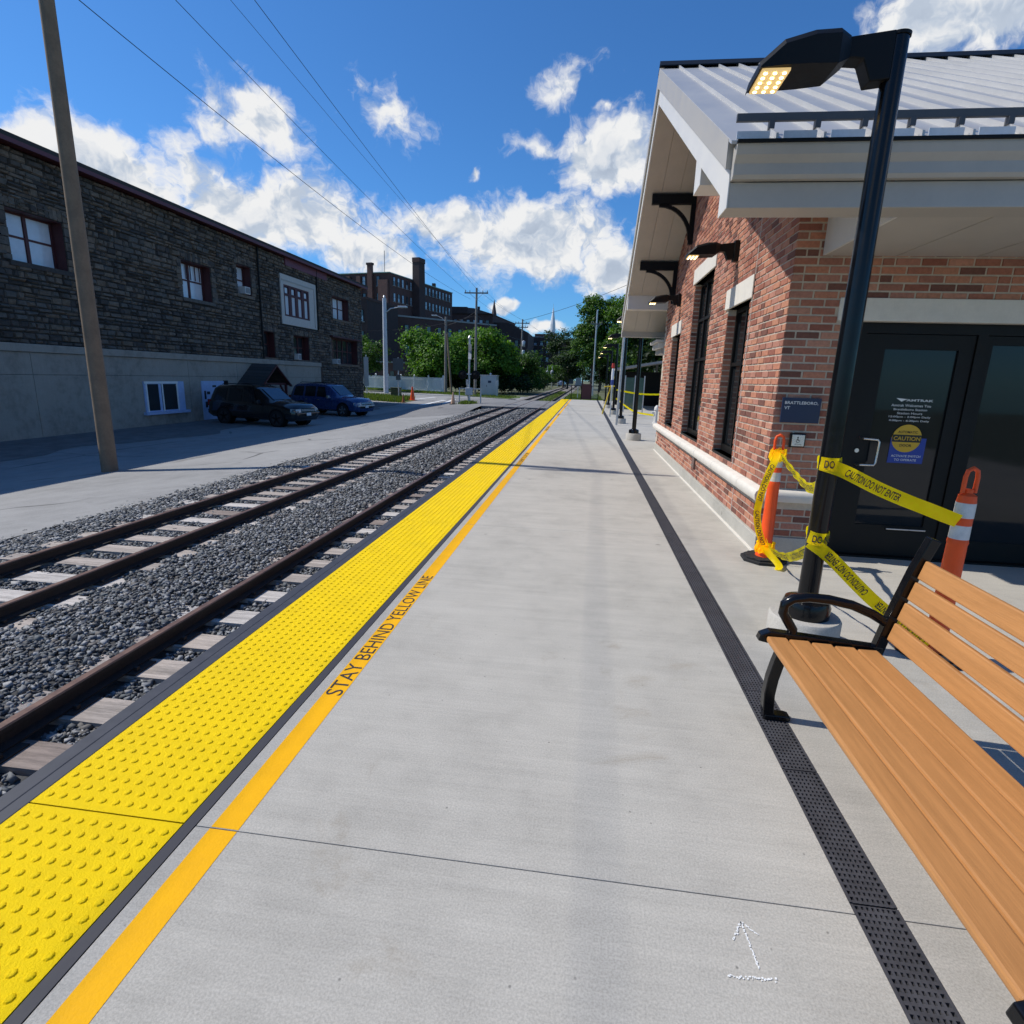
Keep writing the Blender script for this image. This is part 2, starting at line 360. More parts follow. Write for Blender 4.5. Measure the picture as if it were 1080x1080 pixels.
def text_on(txt, fn, mat, parent, name='lettering', bold=0.0, spacing=1.0):
    """fn maps normalised (u in 0..1 along, v in 0..1 up, aspect) to a point"""
    V, F = text_verts(txt, spacing, bold); x0, x1 = V[:, 0].min(), V[:, 0].max(); y0, y1 = V[:, 1].min(), V[:, 1].max()
    mb = MB(); mb.add([fn((x - x0) / (x1 - x0), (y - y0) / (y1 - y0)) for x, y, z in V], F)
    me = bpy.data.meshes.new(name); me.from_pydata(mb.v, [], mb.f); me.materials.append(mat)
    o = bpy.data.objects.new(name, me); link(o, parent); wpar(o, parent) if parent else None
    return o
def text_aspect(txt): V, F = text_verts(txt); return (V[:, 0].max() - V[:, 0].min()) / (V[:, 1].max() - V[:, 1].min())

def gz(x, y):
    """ground height of the lot left of the tracks"""
    t = min(1, max(0, (-6.4 - x) / 6.6)); z = -.40 - .58 * t
    f = min(1, max(0, (y - 42) / 16)); z = z * (1 - f) + (-.38) * f
    return z
def cramp(x, y):
    f = min(1, max(0, (y - 29) / 6.2)) * min(1, max(0, (54 - y) / 7)); f = f * f * (3 - 2 * f); t = min(1, max(0, (x + 13) / 6.6)); return gz(x, y) + .006 + (-.206 - gz(x, y) - .006) * t * f
def gh(x, y): return cramp(x, y) if -13 < x < -6.4 and 29 < y < 54 else gz(x, y)

# ================================================================ SETTING
# ground sheet
xs = sorted(set([-13, -900, -500, -300, -200, -120, -80, -60, -50] + list(np.arange(-44, -6, 2.0)) + [-11, -6.4, -6.3, -2.3, -2.1, 1, 4, 9, 15, 25, 40, 70, 120, 250, 500, 900]))
ys = sorted(set([-60, -20, -5] + list(np.arange(0, 80, 3.0)) + [90, 110, 140, 180, 240, 320, 450, 700, 1200]))
mb = MB()
def gbase(x, y):
    if x >= -2.2 and y < 47: return -.70
    if x > -6.3 and x <= -2.2: return -.52 if y < 200 else -.42
    return gz(x, y) - .03 - (.0 if y < 60 else .0)
mb.add([(x, y, gbase(x, y)) for y in ys for x in xs], [(j * len(xs) + i, j * len(xs) + i + 1, (j + 1) * len(xs) + i + 1, (j + 1) * len(xs) + i) for j in range(len(ys) - 1) for i in range(len(xs) - 1)])
struct(mb, 'ground', m_dirt)

# road and lot beside the stone building
mb = MB(); rx = [-6.35, -6.7, -7.2, -8.5, -10, -11, -13, -16.2, -18.6, -22, -28, -36, -46]; ry = list(np.arange(-6, 62, 2.0))
def edge(y): return .07 * math.sin(y * .9) + .05 * math.sin(y * 2.3 + 1) + (.5 if y > 33 else 0)
mb.add([(x + (edge(y) if x > -6.5 else 0), y, gz(x, y) + .004) for y in ry for x in rx], [(j * len(rx) + i, j * len(rx) + i + 1, (j + 1) * len(rx) + i + 1, (j + 1) * len(rx) + i) for j in range(len(ry) - 1) for i in range(len(rx) - 1)])
struct(mb, 'road', m_asph)
# gravelly parking strip by the wall: darker asphalt patch
mb = MB(); py_ = list(np.arange(4, 47, 1.0))
mb.add([(x, y, gz(x, y) + .012) for y in py_ for x in (-18.7, -15.0 + .5 * math.sin(y * .7) + .25 * math.sin(y * 1.9))], [(2 * j, 2 * j + 1, 2 * j + 3, 2 * j + 2) for j in range(len(py_) - 1)])
struct(mb, 'parking_strip', M('parking_gravel', (.15, .145, .14), .95, var=.3, vscale=2.5, bump=.8, bscale=40))
# grade crossing
mb = MB()
for a, b in ((-2.08, -2.73), (-2.81, -4.15), (-4.23, -5.03), (-5.11, -6.4)):
    mb.box(b, a, 35.2, 47.0, -.46, -.206)
cxs, cys = [-6.4, -7.2, -8.2, -9.5, -11, -13], [29, 31, 33, 35.2, 40, 47.0, 49, 51, 54]
mb.add([(x, y, cramp(x, y)) for y in cys for x in cxs], [(j * 6 + i, j * 6 + i + 1, j * 6 + 7 + i, j * 6 + 6 + i) for j in range(8) for i in range(5)])
struct(mb, 'grade_crossing', m_asph2)
# painted stop lines on the crossing approach
for i, (a, b, w) in enumerate((((-13.2, 45.5), (-12.6, 51.0), .45), ((-10.9, 43.0), (-12.0, 52.0), .40), ((-16.2, 48.5), (-14.4, 54.5), .3))):
    d = Vector((b[0] - a[0], b[1] - a[1], 0)).normalized(); n_ = Vector((d.y, -d.x, 0)) * w / 2; mb = MB()
    pts = [Vector((a[0] + (b[0] - a[0]) * k / 6, a[1] + (b[1] - a[1]) * k / 6, 0)) for k in range(7)]
    vs = []
    for p in pts:
        for s_ in (-1, 1):
            q_ = p + n_ * s_; vs.append((q_.x, q_.y, gh(q_.x, q_.y) + .014))
    mb.add(vs, [(2 * k, 2 * k + 1, 2 * k + 3, 2 * k + 2) for k in range(6)])
    struct(mb, 'road_marking', m_white)

# ballast bed
bx = [-6.75, -6.3, -5.9, -5.55, -5.1, -4.6, -4.19, -3.9, -3.5, -3.1, -2.77, -2.5, -2.2, -2.0]
bz = [-.47, -.41, -.36, -.335, -.345, -.345, -.345, -.315, -.29, -.31, -.35, -.35, -.36, -.38]
by = list(np.arange(-2, 35.2, .6)) + [35.2]
mb = MB(); mb.add([(x, y, z + random.uniform(-.010, .004)) for y in by for x, z in zip(bx, bz)], [(j * 14 + i, j * 14 + i + 1, (j + 1) * 14 + i + 1, (j + 1) * 14 + i) for j in range(len(by) - 1) for i in range(13)])
struct(mb, 'ballast_bed', m_ball)
by = [47, 60, 80, 110, 150, 200]
mb = MB(); mb.add([(x, y, z + .0) for y in by for x, z in zip(bx, bz)], [(j * 14 + i, j * 14 + i + 1, (j + 1) * 14 + i + 1, (j + 1) * 14 + i) for j in range(len(by) - 1) for i in range(13)])
struct(mb, 'ballast_bed', M('far_ballast', (.20, .185, .165), .95, var=.3, vscale=1.5, bump=.6, bscale=20))

# loose ballast stones (uncountable)
def stones():
    N = 0; P = []; S = []
    for y0, y1, dens, size in ((.6, 4, 2300, .032), (4, 7, 1700, .034), (7, 11, 900, .042), (11, 17, 430, .052), (17, 25, 200, .062), (25, 35, 100, .07)):
        n = int((y1 - y0) * 4.6 * dens); x = rng.uniform(-6.75, -2.06, n); y = rng.uniform(y0, y1, n)
        z = np.interp(x, bx, bz); P.append(np.stack([x, y, z + rng.uniform(-.006, .018, n)], 1)); S.append(size * rng.uniform(.5, 1.0, n) * rng.choice([.75, 1.0, 1.35], n))
    P = np.concatenate(P); S = np.concatenate(S)
    # keep rails, ties' tops mostly clear
    ph = ((P[:, 1] - TIE0) / TIEP) % 1.0
    ontie = (np.abs(ph - .5) > .27)
    cover = ((P[:, 0] < -3.02) & (P[:, 0] > -3.92)) | (P[:, 0] < -5.5)
    near = (np.abs(P[:, 0] + 2.77) < .09) | (np.abs(P[:, 0] + 4.19) < .09) | (np.abs(P[:, 0] + 5.07) < .09)
    keep = ~near & (~ontie | cover | (rng.random(len(P)) < .10))
    P, S = P[keep], S[keep]
    base = np.array([(-1, -1, -1), (1, -1, -1), (1, 1, -1), (-1, 1, -1), (-1, -1, 1), (1, -1, 1), (1, 1, 1), (-1, 1, 1)], float)
    n = len(P); J = base[None] * rng.uniform(.25, 1.0, (n, 8, 3)) * (S[:, None, None] * np.stack([rng.uniform(.7, 1.2, n), rng.uniform(.6, 1.0, n), rng.uniform(.4, .75, n)], 1)[:, None, :]) * .74
    a = rng.uniform(0, 2 * math.pi, n); b = rng.uniform(-1.1, 1.1, n)
    ca, sa, cb, sb = np.cos(a), np.sin(a), np.cos(b), np.sin(b)
    x = J[..., 0]; y = J[..., 1] * cb[:, None] - J[..., 2] * sb[:, None]; z = J[..., 1] * sb[:, None] + J[..., 2] * cb[:, None]
    V = np.stack([x * ca[:, None] - y * sa[:, None], x * sa[:, None] + y * ca[:, None], z], 2) + P[:, None, :]
    F0 = np.array([(0, 3, 2), (0, 2, 1), (4, 5, 6), (4, 6, 7), (0, 1, 5), (0, 5, 4), (1, 2, 6), (1, 6, 5), (2, 3, 7), (2, 7, 6), (3, 0, 4), (3, 4, 7)])
    F = (F0[None] + (np.arange(n) * 8)[:, None, None]).reshape(-1, 3)
    me = np_mesh('ballast', V.reshape(-1, 3), F, m_stone, np.repeat(rng.random(n), 12))
    o = bpy.data.objects.new('ballast_gravel', me); link(o)
    tag(o, 'grey crushed stone ballast lying between and around the rails', 'gravel', kind='stuff')
TIE0, TIEP = .35, .43
stones()

# track: rails and ties
trk = thing('railway_track', 'three rusty rails on weathered timber ties beside the platform', 'railway track', (-3.9, 0, -.4))
def rail(x):
    prof = [(-.060, -.306), (.060, -.306), (.060, -.296), (.012, -.286), (.009, -.238), (.030, -.228), (.030, -.206), (-.030, -.206), (-.030, -.228), (-.009, -.238), (-.012, -.286), (-.060, -.296)]
    r = part(MB().prism([(x + a, b) for a, b in prof], 1, -3, 165), 'rail', m_rust_shade, trk)
    part(MB().prism([(x - .029, -.2062), (x + .029, -.2062), (x + .022, -.2), (x - .022, -.2)], 1, -3, 165), 'rail_head', m_railtop, r)
for x in (-2.77, -4.19, -5.07): rail(x)
tie_me = MB().box(-.5, .5, -.5, .5, -.5, .5).mesh('tie', m_tie)
plate_mb = MB()
nt = 0
for k in range(-4, 81):
    y = TIE0 + TIEP * k + random.uniform(-.02, .02)
    o = inst('tie', tie_me, trk, (-3.85 + random.uniform(-.06, .06), y, -.390 + random.uniform(-.006, .006)), (3.45, random.uniform(.19, .23), .15), random.uniform(-.012, .012)); nt += 1
for k in range(0, 60):
    y = TIE0 + TIEP * (k - 4)
    for x in (-2.77, -4.19, -5.07):
        plate_mb.box(x - .115, x + .115, y - .09, y + .09, -.316, -.3055)
        for sx_ in (-.085, .085): plate_mb.box(x + sx_ - .012, x + sx_ + .012, y - .05, y - .026, -.306, -.282)
pl = part(plate_mb, 'tie_plates', m_rust_shade, trk); pl['kind'] = 'stuff'

# ---------------------------------------------------------------- platform
JY = [1.51 + 4.27 * k for k in range(-2, 11)] + [46.6]
plat = MB(); plat.box(-1.93, 9.5, -8, 46.58, -.7, -.012)
pf = struct(plat, 'platform', m_gap)
for j in range(len(JY) - 1):
    y0, y1 = JY[j] + .0016, JY[j + 1] - .0016
    part(MB().box(-1.255, .905, y0, y1, -.12, 0), 'slab', mc, pf, bevel=.002)
    part(MB().box(1.045, 9.5, y0, y1, -.12, 0), 'slab', mc, pf, bevel=.002)
# tactile tiles, each with raised domes
def tile_mesh(L):
    mb = MB(); mb.box(-1.905, -1.302, 0, L, -.03, .003)
    nx, pitch = 11, .0535; ny = int(L / pitch)
    oy = (L - (ny - 1) * pitch) / 2
    for j in range(ny):
        for i in range(nx):
            cx_, cy_ = -1.871 + i * pitch, oy + j * pitch
            n = 8; vs = []
            for r, z in ((.0145, .003), (.0115, .0068), (.0075, .0082)):
                vs += [(cx_ + r * math.cos(2 * math.pi * q / n + .39), cy_ + r * math.sin(2 * math.pi * q / n + .39), z) for q in range(n)]
            fs = [(a * n + q, a * n + (q + 1) % n, (a + 1) * n + (q + 1) % n, (a + 1) * n + q) for a in (0, 1) for q in range(n)] + [tuple(range(2 * n, 3 * n))]
            mb.add(vs, fs)
    return mb.mesh('tactile_tile', m_yel)
tm = tile_mesh(4.264)
for j in range(len(JY) - 1):
    inst('tactile_tile', tm, pf, (0, JY[j] + .003, 0), (1, 1 if j < len(JY) - 2 else (JY[-1] - JY[-2] - .006) / 4.264, 1))
# edge fender, sealant strip, painted line
part(MB().box(-1.966, -1.909, -7, 46.5, -.25, .0015), 'edge_strip', m_rub, pf, bevel=.004)
part(MB().box(-2.045, -1.972, -7, 46.5, -.30, -.004), 'edge_fender', m_rub, pf, bevel=.006)
part(MB().box(-1.299, -1.258, -7, 46.55, -.02, .0012), 'sealant_strip', m_seal, pf)
for j in range(len(JY) - 1):
    part(MB().box(-1.20, -1.10, JY[j] + .004, JY[j + 1] - .004, -.0005, .0012), 'yellow_line', m_line, pf)
for y0, y1 in ((2.37, 4.12), (10.24, 11.98), (17.4, 19.1), (25.0, 26.7), (32.6, 34.3)):
    text_on('STAY BEHIND YELLOW LINE', lambda u, v: (-1.108 - .084 * v, y0 + (y1 - y0) * u, .0024), m_ink, pf)
# trench drain
def grate_mesh(L):
    mb = MB(); mb.box(.905, .914, 0, L, -.03, .001).box(1.036, 1.045, 0, L, -.03, .001)
    for i in range(1, 8): x = .914 + .122 * i / 8; mb.box(x - .0035, x + .0035, 0, L, -.02, -.0006)
    for j in range(int(L / .022) + 1): y = j * .022; mb.box(.914, 1.036, y, min(L, y + .010), -.02, -.0012)
    return mb.mesh('drain_grate', M('grate_plastic', (.055, .055, .062), .55, var=.25, vscale=9))
gm = grate_mesh(.62)
for k in range(-4, 75):
    inst('drain_grate', gm, pf, (0, .30 + .626 * k, 0))
# chalk marks on the slab
mb = MB()
def stroke(a, b, w=.007):
    d = Vector((b[0] - a[0], b[1] - a[1], 0)); L = d.length; d.normalize(); n_ = Vector((-d.y, d.x, 0)); k = int(L / .004)
    for i in range(k):
        if random.random() < .85:
            p = Vector((a[0], a[1], .0024)) + d * (L * i / k) + n_ * random.uniform(-w / 2, w / 2); s_ = random.uniform(.0013, .0029)
            mb.quad(p + d * s_ + n_ * s_, p - d * s_ + n_ * s_, p - d * s_ - n_ * s_, p + d * s_ - n_ * s_)
stroke((.55, 1.428), (.563, 1.29), .004); stroke((.55, 1.428), (.514, 1.365)); stroke((.55, 1.428), (.591, 1.391), .004); stroke((.473, 1.258), (.605, 1.268), .010)
part(mb, 'chalk_mark', m_chalk, pf)

# ================================================================ STATION
ST = thing('station_building', 'red brick station with grey standing seam gable roof beside platform', 'station', (1.7, 5.45, 0))
WX, WY0, WY1 = 1.70, 5.45, 13.70; RY = 9.575
def soff(y): return 5.50 - .515 * abs(y - RY)
openings = [(6.72, 7.72, .72, 2.46), (8.80, 10.30, .72, 3.15), (11.43, 12.43, .72, 2.46)]       # on the gable wall: y0,y1,z0,z1
DX0, DX1, DZ = 2.22, 4.25, 2.12                                                              # door opening on the near wall
# wall cores (mortar)
def wall_with_holes(pieces, mat, name):
    mb = MB(); [mb.box(*p) for p in pieces]; return part(mb, name, mat, ST)
cy = [WY0 + .006]
P = []
ysplit = sorted([WY0 + .006, WY1] + [v for o in openings for v in o[:2]])
mb = MB()
for a, b in zip(ysplit[:-1], ysplit[1:]):
    op = next((o for o in openings if abs(o[0] - a) < 1e-6), None)
    z0 = .16
    if op: mb.box(WX + .008, WX + .25, a, b, z0, op[2]); z0 = op[3]
    hi = 0
    pts = [(a, z0), (b, z0), (b, soff(b) + .1)] + ([(RY, soff(RY) + .1)] if a < RY < b else []) + [(a, soff(a) + .1)]
    mb.prism(pts, 0, WX + .008, WX + .25)
w1 = part(mb, 'gable_wall', m_mort, ST)
mb = MB(); mb.box(WX + .02, DX0, WY0 + .008, WY0 + .25, .16, 3.4).box(DX0, DX1, WY0 + .008, WY0 + .25, DZ + .19, 3.0).box(DX1, 9.0, WY0 + .008, WY0 + .25, .16, 3.0)
mb.box(DX0 + .0, DX0 + .01, WY0 + .2, WY0 + .25, 0, .1)
w2 = part(mb, 'front_wall', m_mort, ST)
part(MB().box(8.99, 9.2, WY0 + .3, WY1, 0, 3.0), 'end_wall', m_mort, ST)
part(MB().box(WX, 9.0, WY1 - .25, WY1 - .01, .0, 3.2), 'rear_wall', m_mort, ST)
# dark interior lining so the openings read as rooms
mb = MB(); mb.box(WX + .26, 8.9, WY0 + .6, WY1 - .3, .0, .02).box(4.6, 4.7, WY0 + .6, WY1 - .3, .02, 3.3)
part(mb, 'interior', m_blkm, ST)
# bricks
brick_me = None
def brick_unit():
    c = .06; d = .02
    mb = MB(); vs = [(-.5, 0, -.5), (.5, 0, -.5), (.5, 0, .5), (-.5, 0, .5), (-.5 + c * .35, -d, -.5 + c), (.5 - c * .35, -d, -.5 + c), (.5 - c * .35, -d, .5 - c), (-.5 + c * .35, -d, .5 - c)]
    mb.add(vs, [(4, 5, 6, 7), (0, 1, 5, 4), (1, 2, 6, 5), (2, 3, 7, 6), (3, 0, 4, 7)]); return mb
bu = brick_unit(); brick_me = bu.mesh('brick', m_brick)
BL, BH, MJ = .1925, .0555, .0115; CH = BH + MJ
bricks = []      # centre (x,y,z), length, face ('x' faces -x, 'y' faces -y), proud
def course_rows(z0, z1): 
    n = int((z1 - z0) / CH); return [(z0 + CH * (i + .5), i) for i in range(n)]
def add_run(a, b, z, face, plane, phase, zclip=None):
    p = a - (BL + MJ) * (.5 if phase else 0)
    while p < b - .012:
        q0, q1 = max(p, a), min(p + BL, b)
        if q1 - q0 > .03:
            if random.random() < .06 and q1 - q0 > .15: # occasional snapped headers
                h = (q0 + q1) / 2
                for s0, s1 in ((q0, h - MJ / 2), (h + MJ / 2, q1)): bricks.append(((s0 + s1) / 2, z, s1 - s0, face, plane + random.uniform(-.0015, .0025)))
            else: bricks.append(((q0 + q1) / 2, z, q1 - q0, face, plane + random.uniform(-.0015, .0025)))
        p += BL + MJ
for z, i in course_rows(.165, .50): add_run(WY0, WY1, z, 'x', WX, i % 2)
for z, i in course_rows(.62, 5.5):
    yl = RY - (5.50 + .06 - z) / .515; yr = 2 * RY - yl
    a, b = max(WY0, yl), min(WY1, yr)
    if b <= a: continue
    cuts = [(o[0], o[1]) for o in openings if o[2] - .02 < z < o[3] + .235]
    if z > 0.7: pass
    seg = a
    # lintels are wider than the openings
    for o in openings:
        if o[2] - .02 < z < o[3] + .24:
            e = .10 if z > o[3] else 0
            add_run(seg, o[0] - e - .004, z, 'x', WX, i % 2); seg = o[1] + e + .004
    add_run(seg, b, z, 'x', WX, i % 2)
for z, i in course_rows(.165, .50): add_run(WX, DX0 - .01, z, 'y', WY0, (i + 1) % 2); add_run(DX1 + .01, 9.0, z, 'y', WY0, i % 2)
for z, i in course_rows(.62, 3.35):
    if z < DZ + .2:
        add_run(WX, DX0 - (.004 if z < DZ - .0 else .10), z, 'y', WY0, (i + 1) % 2); add_run(DX1 + .01, 9.0, z, 'y', WY0, i % 2)
    else: add_run(WX, 9.0 if z < 2.75 else 2.4, z, 'y', WY0, (i + 1) % 2)
# reveals of the gable openings: short brick ends facing the camera side
for (a, b, z0, z1) in openings:
    for z, i in course_rows(z0, z1): 
        bricks.append((WX + .055, z, .10, 'r', b - .002))
camp = Vector((0, 0, 1.55))
def bpos(k):
    u, z, L, f, pl_ = k
    return Vector((pl_, u, z)) if f == 'x' else Vector((u, pl_, z))
def bsize(k):
    p = bpos(k) - camp; n_ = Vector((-1, 0, 0)) if k[3] == 'x' else Vector((0, -1, 0))
    d = Vector((p.dot(Vector(CR)), p.dot(Vector(CU)), p.dot(Vector(CF))))
    if d.z < .3: return 0
    px, py = 540 + 595 * d.x / d.z, 540 - 595 * d.y / d.z
    if not (0 < px < 1085 - .25 * py and 0 < py < 1080): return 0
    return k[2] * abs(n_.dot(p.normalized())) / p.length_squared
order = sorted(range(len(bricks)), key=lambda i: -bsize(bricks[i]))
single = set(order[:300])
def brick_xf(k):
    u, z, L, f, pl_ = k
    if f == 'x': return (pl_ + .012, u, z), (L, .62, BH), -math.pi / 2
    return (u, pl_ + .012, z), (L, .62, BH), 0.0
groups = {'x': MB(), 'y': MB()}
bv = [Vector(v) for v in bu.v]
for i, k in enumerate(bricks):
    loc, sc, rz = brick_xf(k)
    if i in single:
        inst('brick', brick_me, w1 if k[3] == 'x' else w2, loc, sc, rz)
    else:
        mbk = groups['x' if k[3] != 'y' else 'y']; mbk.rnd()
        if rz == 0: mbk.add([(loc[0] + v.x * sc[0], loc[1] + v.y * sc[1], loc[2] + v.z * sc[2]) for v in bv], bu.f)
        else: mbk.add([(loc[0] + v.y * sc[1], loc[1] - v.x * sc[0], loc[2] + v.z * sc[2]) for v in bv], bu.f)
for f, par_ in (('x', w1), ('y', w2)):
    o = part(groups[f], 'bricks', m_brick, par_); o['kind'] = 'stuff'
# foundation and sill band
part(MB().box(WX - .012, WX + .2, WY0 - .012, WY1, .0, .158), 'foundation', mc_wall, ST, bevel=.006)
part(MB().box(WX + .19, DX0 - .01, WY0 - .0125, WY0 + .2, .0, .157), 'foundation', mc_wall, ST, bevel=.006)
part(MB().box(DX1 + .01, 9, WY0 - .0125, WY0 + .2, .0, .157), 'foundation', mc_wall, ST, bevel=.006)
part(MB().box(WX - .035, WX + .03, WY0 - .04, WY1, -.002, .012), 'base_joint', m_lime, ST)
sp = [( -.075, .508), (-.085, .53), (-.09, .565), (-.082, .595), (-.06, .612), (.1, .625), (.1, .508)]
yy = WY0 - .075
segs = [WY0 - .075, 6.05, 7.3, 8.5, 9.7, 10.9, 12.1, WY1 + .05]
for a, b in zip(segs[:-1], segs[1:]):
    part(MB().prism([(WX + u, z) for u, z in sp], 1, a + .003, b - .003), 'sill_stone', m_lime, ST, smooth=True)
mb = MB(); mb.prism([(WY0 + u, z) for u, z in sp], 0, WX - .0, DX0 - .01); part(mb, 'sill_stone', m_lime, ST, smooth=True)
mb = MB(); mb.prism([(WY0 + u, z) for u, z in sp], 0, DX1 + .01, 9.0); part(mb, 'sill_stone', m_lime, ST, smooth=True)
# white joint line down the gable corner (movement joint)
part(MB().box(WX - .004, WX + .012, 6.45, 6.458, .17, .5).box(WX - .004, WX + .012, 6.62, 6.628, .63, 3.55), 'movement_joint', m_lime, ST)
# lintels and windows
for (a, b, z0, z1) in openings:
    part(MB().box(WX - .018, WX + .2, a - .10, b + .10, z1, z1 + .235), 'lintel', m_lime, ST, bevel=.005)
    win = part(MB().box(WX + .105, WX + .165, a, a + .05, z0, z1).box(WX + .105, WX + .165, b - .05, b, z0, z1).box(WX + .105, WX + .165, a + .05, b - .05, z1 - .05, z1).box(WX + .105, WX + .165, a + .05, b - .05, z0, z0 + .08), 'window_frame', m_bronze, ST)
    part(MB().box(WX - .0, WX + .12, a - .0, b, z0 - .03, z0 + .0), 'window_sill', m_bronze, win)
    ml = [(a + b) / 2] if b - a < 1.2 else [a + (b - a) / 3, a + 2 * (b - a) / 3]
    for q in ml: part(MB().box(WX + .105, WX + .165, q - .022, q + .022, z0 + .08, z1 - .05), 'mullion', m_bronze, win)
    tz = [z0 + .62 * (z1 - z0)] if b - a < 1.2 else [z0 + .50 * (z1 - z0), z0 + .76 * (z1 - z0)]
    for q in tz: part(MB().box(WX + .108, WX + .162, a + .05, b - .05, q - .022, q + .022), 'transom', m_bronze, win)
    ye = [a + .05] + ml + [b - .05]; ze = [z0 + .08] + tz + [z1 - .05]
    for i in range(len(ye) - 1):
        for j in range(len(ze) - 1):
            part(MB().box(WX + .135, WX + .141, ye[i] + .01, ye[i + 1] - .01, ze[j] + .01, ze[j + 1] - .01), 'pane', m_glass, win)
# door in the near wall
part(MB().box(DX0 - .10, DX1 + .1, WY0 - .014, WY0 + .2, DZ, DZ + .188), 'lintel', m_lime, ST, bevel=.005)
FY = WY0 + .11
mb = MB(); mb.box(DX0, DX0 + .20, FY - .03, FY + .1, 0, DZ).box(DX1 - .06, DX1, FY - .03, FY + .1, 0, DZ).box(DX0 + .2, DX1 - .06, FY - .03, FY + .1, DZ - .09, DZ).box(3.32, 3.40, FY - .03, FY + .1, 0, DZ - .09)
fr = part(mb, 'door_frame', m_bronze, ST)
part(MB().box(DX0 + .0, DX1, FY - .08, FY + .12, .0, .018), 'threshold', m_bronze, fr)
mb = MB(); x0, x1 = DX0 + .205, 3.315
mb.box(x0, x0 + .17, FY - .015, FY + .035, .02, DZ - .095).box(x1 - .12, x1, FY - .015, FY + .035, .02, DZ - .095).box(x0 + .17, x1 - .12, FY - .015, FY + .035, DZ - .22, DZ - .095).box(x0 + .17, x1 - .12, FY - .015, FY + .035, .02, .31)
dr = part(mb, 'door', m_bronze, ST)
part(MB().box(x0 + .16, x1 - .11, FY + .004, FY + .012, .30, DZ - .21), 'pane', m_glass, dr)
part(MB().tube([(x0 + .09, FY - .015, .87), (x0 + .10, FY - .07, .875), (x0 + .21, FY - .085, .88), (x0 + .225, FY - .085, .90), (x0 + .225, FY - .085, 1.09), (x0 + .21, FY - .085, 1.11), (x0 + .10, FY - .07, 1.115), (x0 + .09, FY - .015, 1.12)], .011, 10), 'door_handle', m_steel, dr, smooth=True)
part(MB().cyl((x0 + .075, FY - .024, 1.0), (x0 + .075, FY - .014, 1.0), .019, n=16), 'door_lock', m_steel, dr, smooth=True)
part(MB().cyl((2.86, FY - .05, .285), (3.2, FY - .05, .285), .008), 'kick_handle', m_steel, dr)
mb = MB(); mb.box(3.40, 3.46, FY - .01, FY + .03, .02, DZ - .095).box(DX1 - .12, DX1 - .06, FY - .01, FY + .03, .02, DZ - .095).box(3.46, DX1 - .12, FY - .01, FY + .03, .02, .2).box(3.46, DX1 - .12, FY - .01, FY + .03, DZ - .17, DZ - .095)
sl = part(mb, 'sidelight', m_bronze, ST)
part(MB().box(3.45, DX1 - .11, FY + .004, FY + .012, .19, DZ - .16), 'pane', m_glass, sl)
DY = FY - .001     # decal plane, on the glass
part(MB().box(2.785, 3.085, DY, DY + .003, .90, 1.13), 'door_decal', m_blue, dr)
part(MB().tube([(2.915, DY - .003, 1.125), (2.915, DY + .002, 1.125)], .125, 40), 'decal_disc', m_gold, dr)
part(MB().box(2.793, 3.037, DY - .005, DY - .0035, 1.092, 1.158), 'decal_band', m_ink2, dr)
def dline(txt, xc, w, zb, h, mat, bold=0.0, dy=.0): text_on(txt, lambda u, v: (xc - w / 2 + w * u, DY - .002 - dy, zb + h * v), mat, dr, bold=bold)
dline('AUTOMATIC', 2.915, .165, 1.172, .022, m_ink2, .01, .003); dline('CAUTION', 2.915, .225, 1.107, .036, m_gold, .015, .005); dline('DOOR', 2.915, .10, 1.050, .024, m_ink2, .01, .003)
dline('ACTIVATE SWITCH', 2.935, .25, .955, .020, m_white, .005); dline('TO OPERATE', 2.935, .19, .920, .020, m_white, .005)
dline('AMTRAK', 2.965, .225, 1.455, .020, m_white, .02)
part(MB().quad((2.765, DY - .002, 1.482), (2.865, DY - .002, 1.474), (2.83, DY - .002, 1.461), (2.815, DY - .002, 1.450)), 'door_emblem', m_white, dr)
dline('Amtrak Welcomes You', 2.90, .33, 1.408, .022, m_white, .004); dline('Brattleboro Station', 2.90, .28, 1.374, .018, m_white, .004); dline('Station Hours', 2.90, .21, 1.340, .019, m_white, .004)
dline('12:00pm - 2:00pm Daily', 2.905, .35, 1.306, .020, m_white, .004); dline('4:00pm - 6:30pm Daily', 2.905, .34, 1.272, .020, m_white, .004)
# eaves, fascia, gutter
XR = .81; XE = 9.3
mb = MB()                                           # near eave lower fascia box
mb.box(XR + .003, XE, 4.03, 4.25, 2.63, 2.775); part(mb, 'fascia', m_trimg, ST, bevel=.004)
part(MB().box(XR + .003, XE, 2 * RY - 4.25, 2 * RY - 4.03, 2.63, 2.80), 'fascia', m_trimg, ST, bevel=.004)
gut = [(4.03, 2.779), (3.985, 2.779), (3.97, 2.80), (3.97, 2.86), (3.94, 2.90), (3.93, 2.945), (3.93, 2.965), (4.03, 2.965)]
part(MB().prism(gut, 0, XR + .004, XE), 'gutter', m_trimg, ST)
part(MB().prism([(2 * RY - a, b) for a, b in gut], 0, XR + .004, XE), 'gutter', m_trimg, ST)
part(MB().box(XR + .001, XE, 3.915, 3.94, 2.957, 2.975), 'drip_edge', m_blkm, ST)
# flat soffit over the door side and its end panel
part(MB().box(1.945, XE, 4.25, WY0 + .02, 2.64, 2.655), 'soffit', m_soff, ST)
for x in np.arange(2.5, 9, .62): part(MB().box(x, x + .006, 4.26, WY0, 2.6365, 2.641), 'soffit_joint', m_trimg, ST)
part(MB().prism([(4.25, 2.642), (WY0, 2.642), (WY0, 3.36), (4.25, 2.75)], 0, 1.925, 1.9445), 'soffit_end_panel', m_trim, ST)
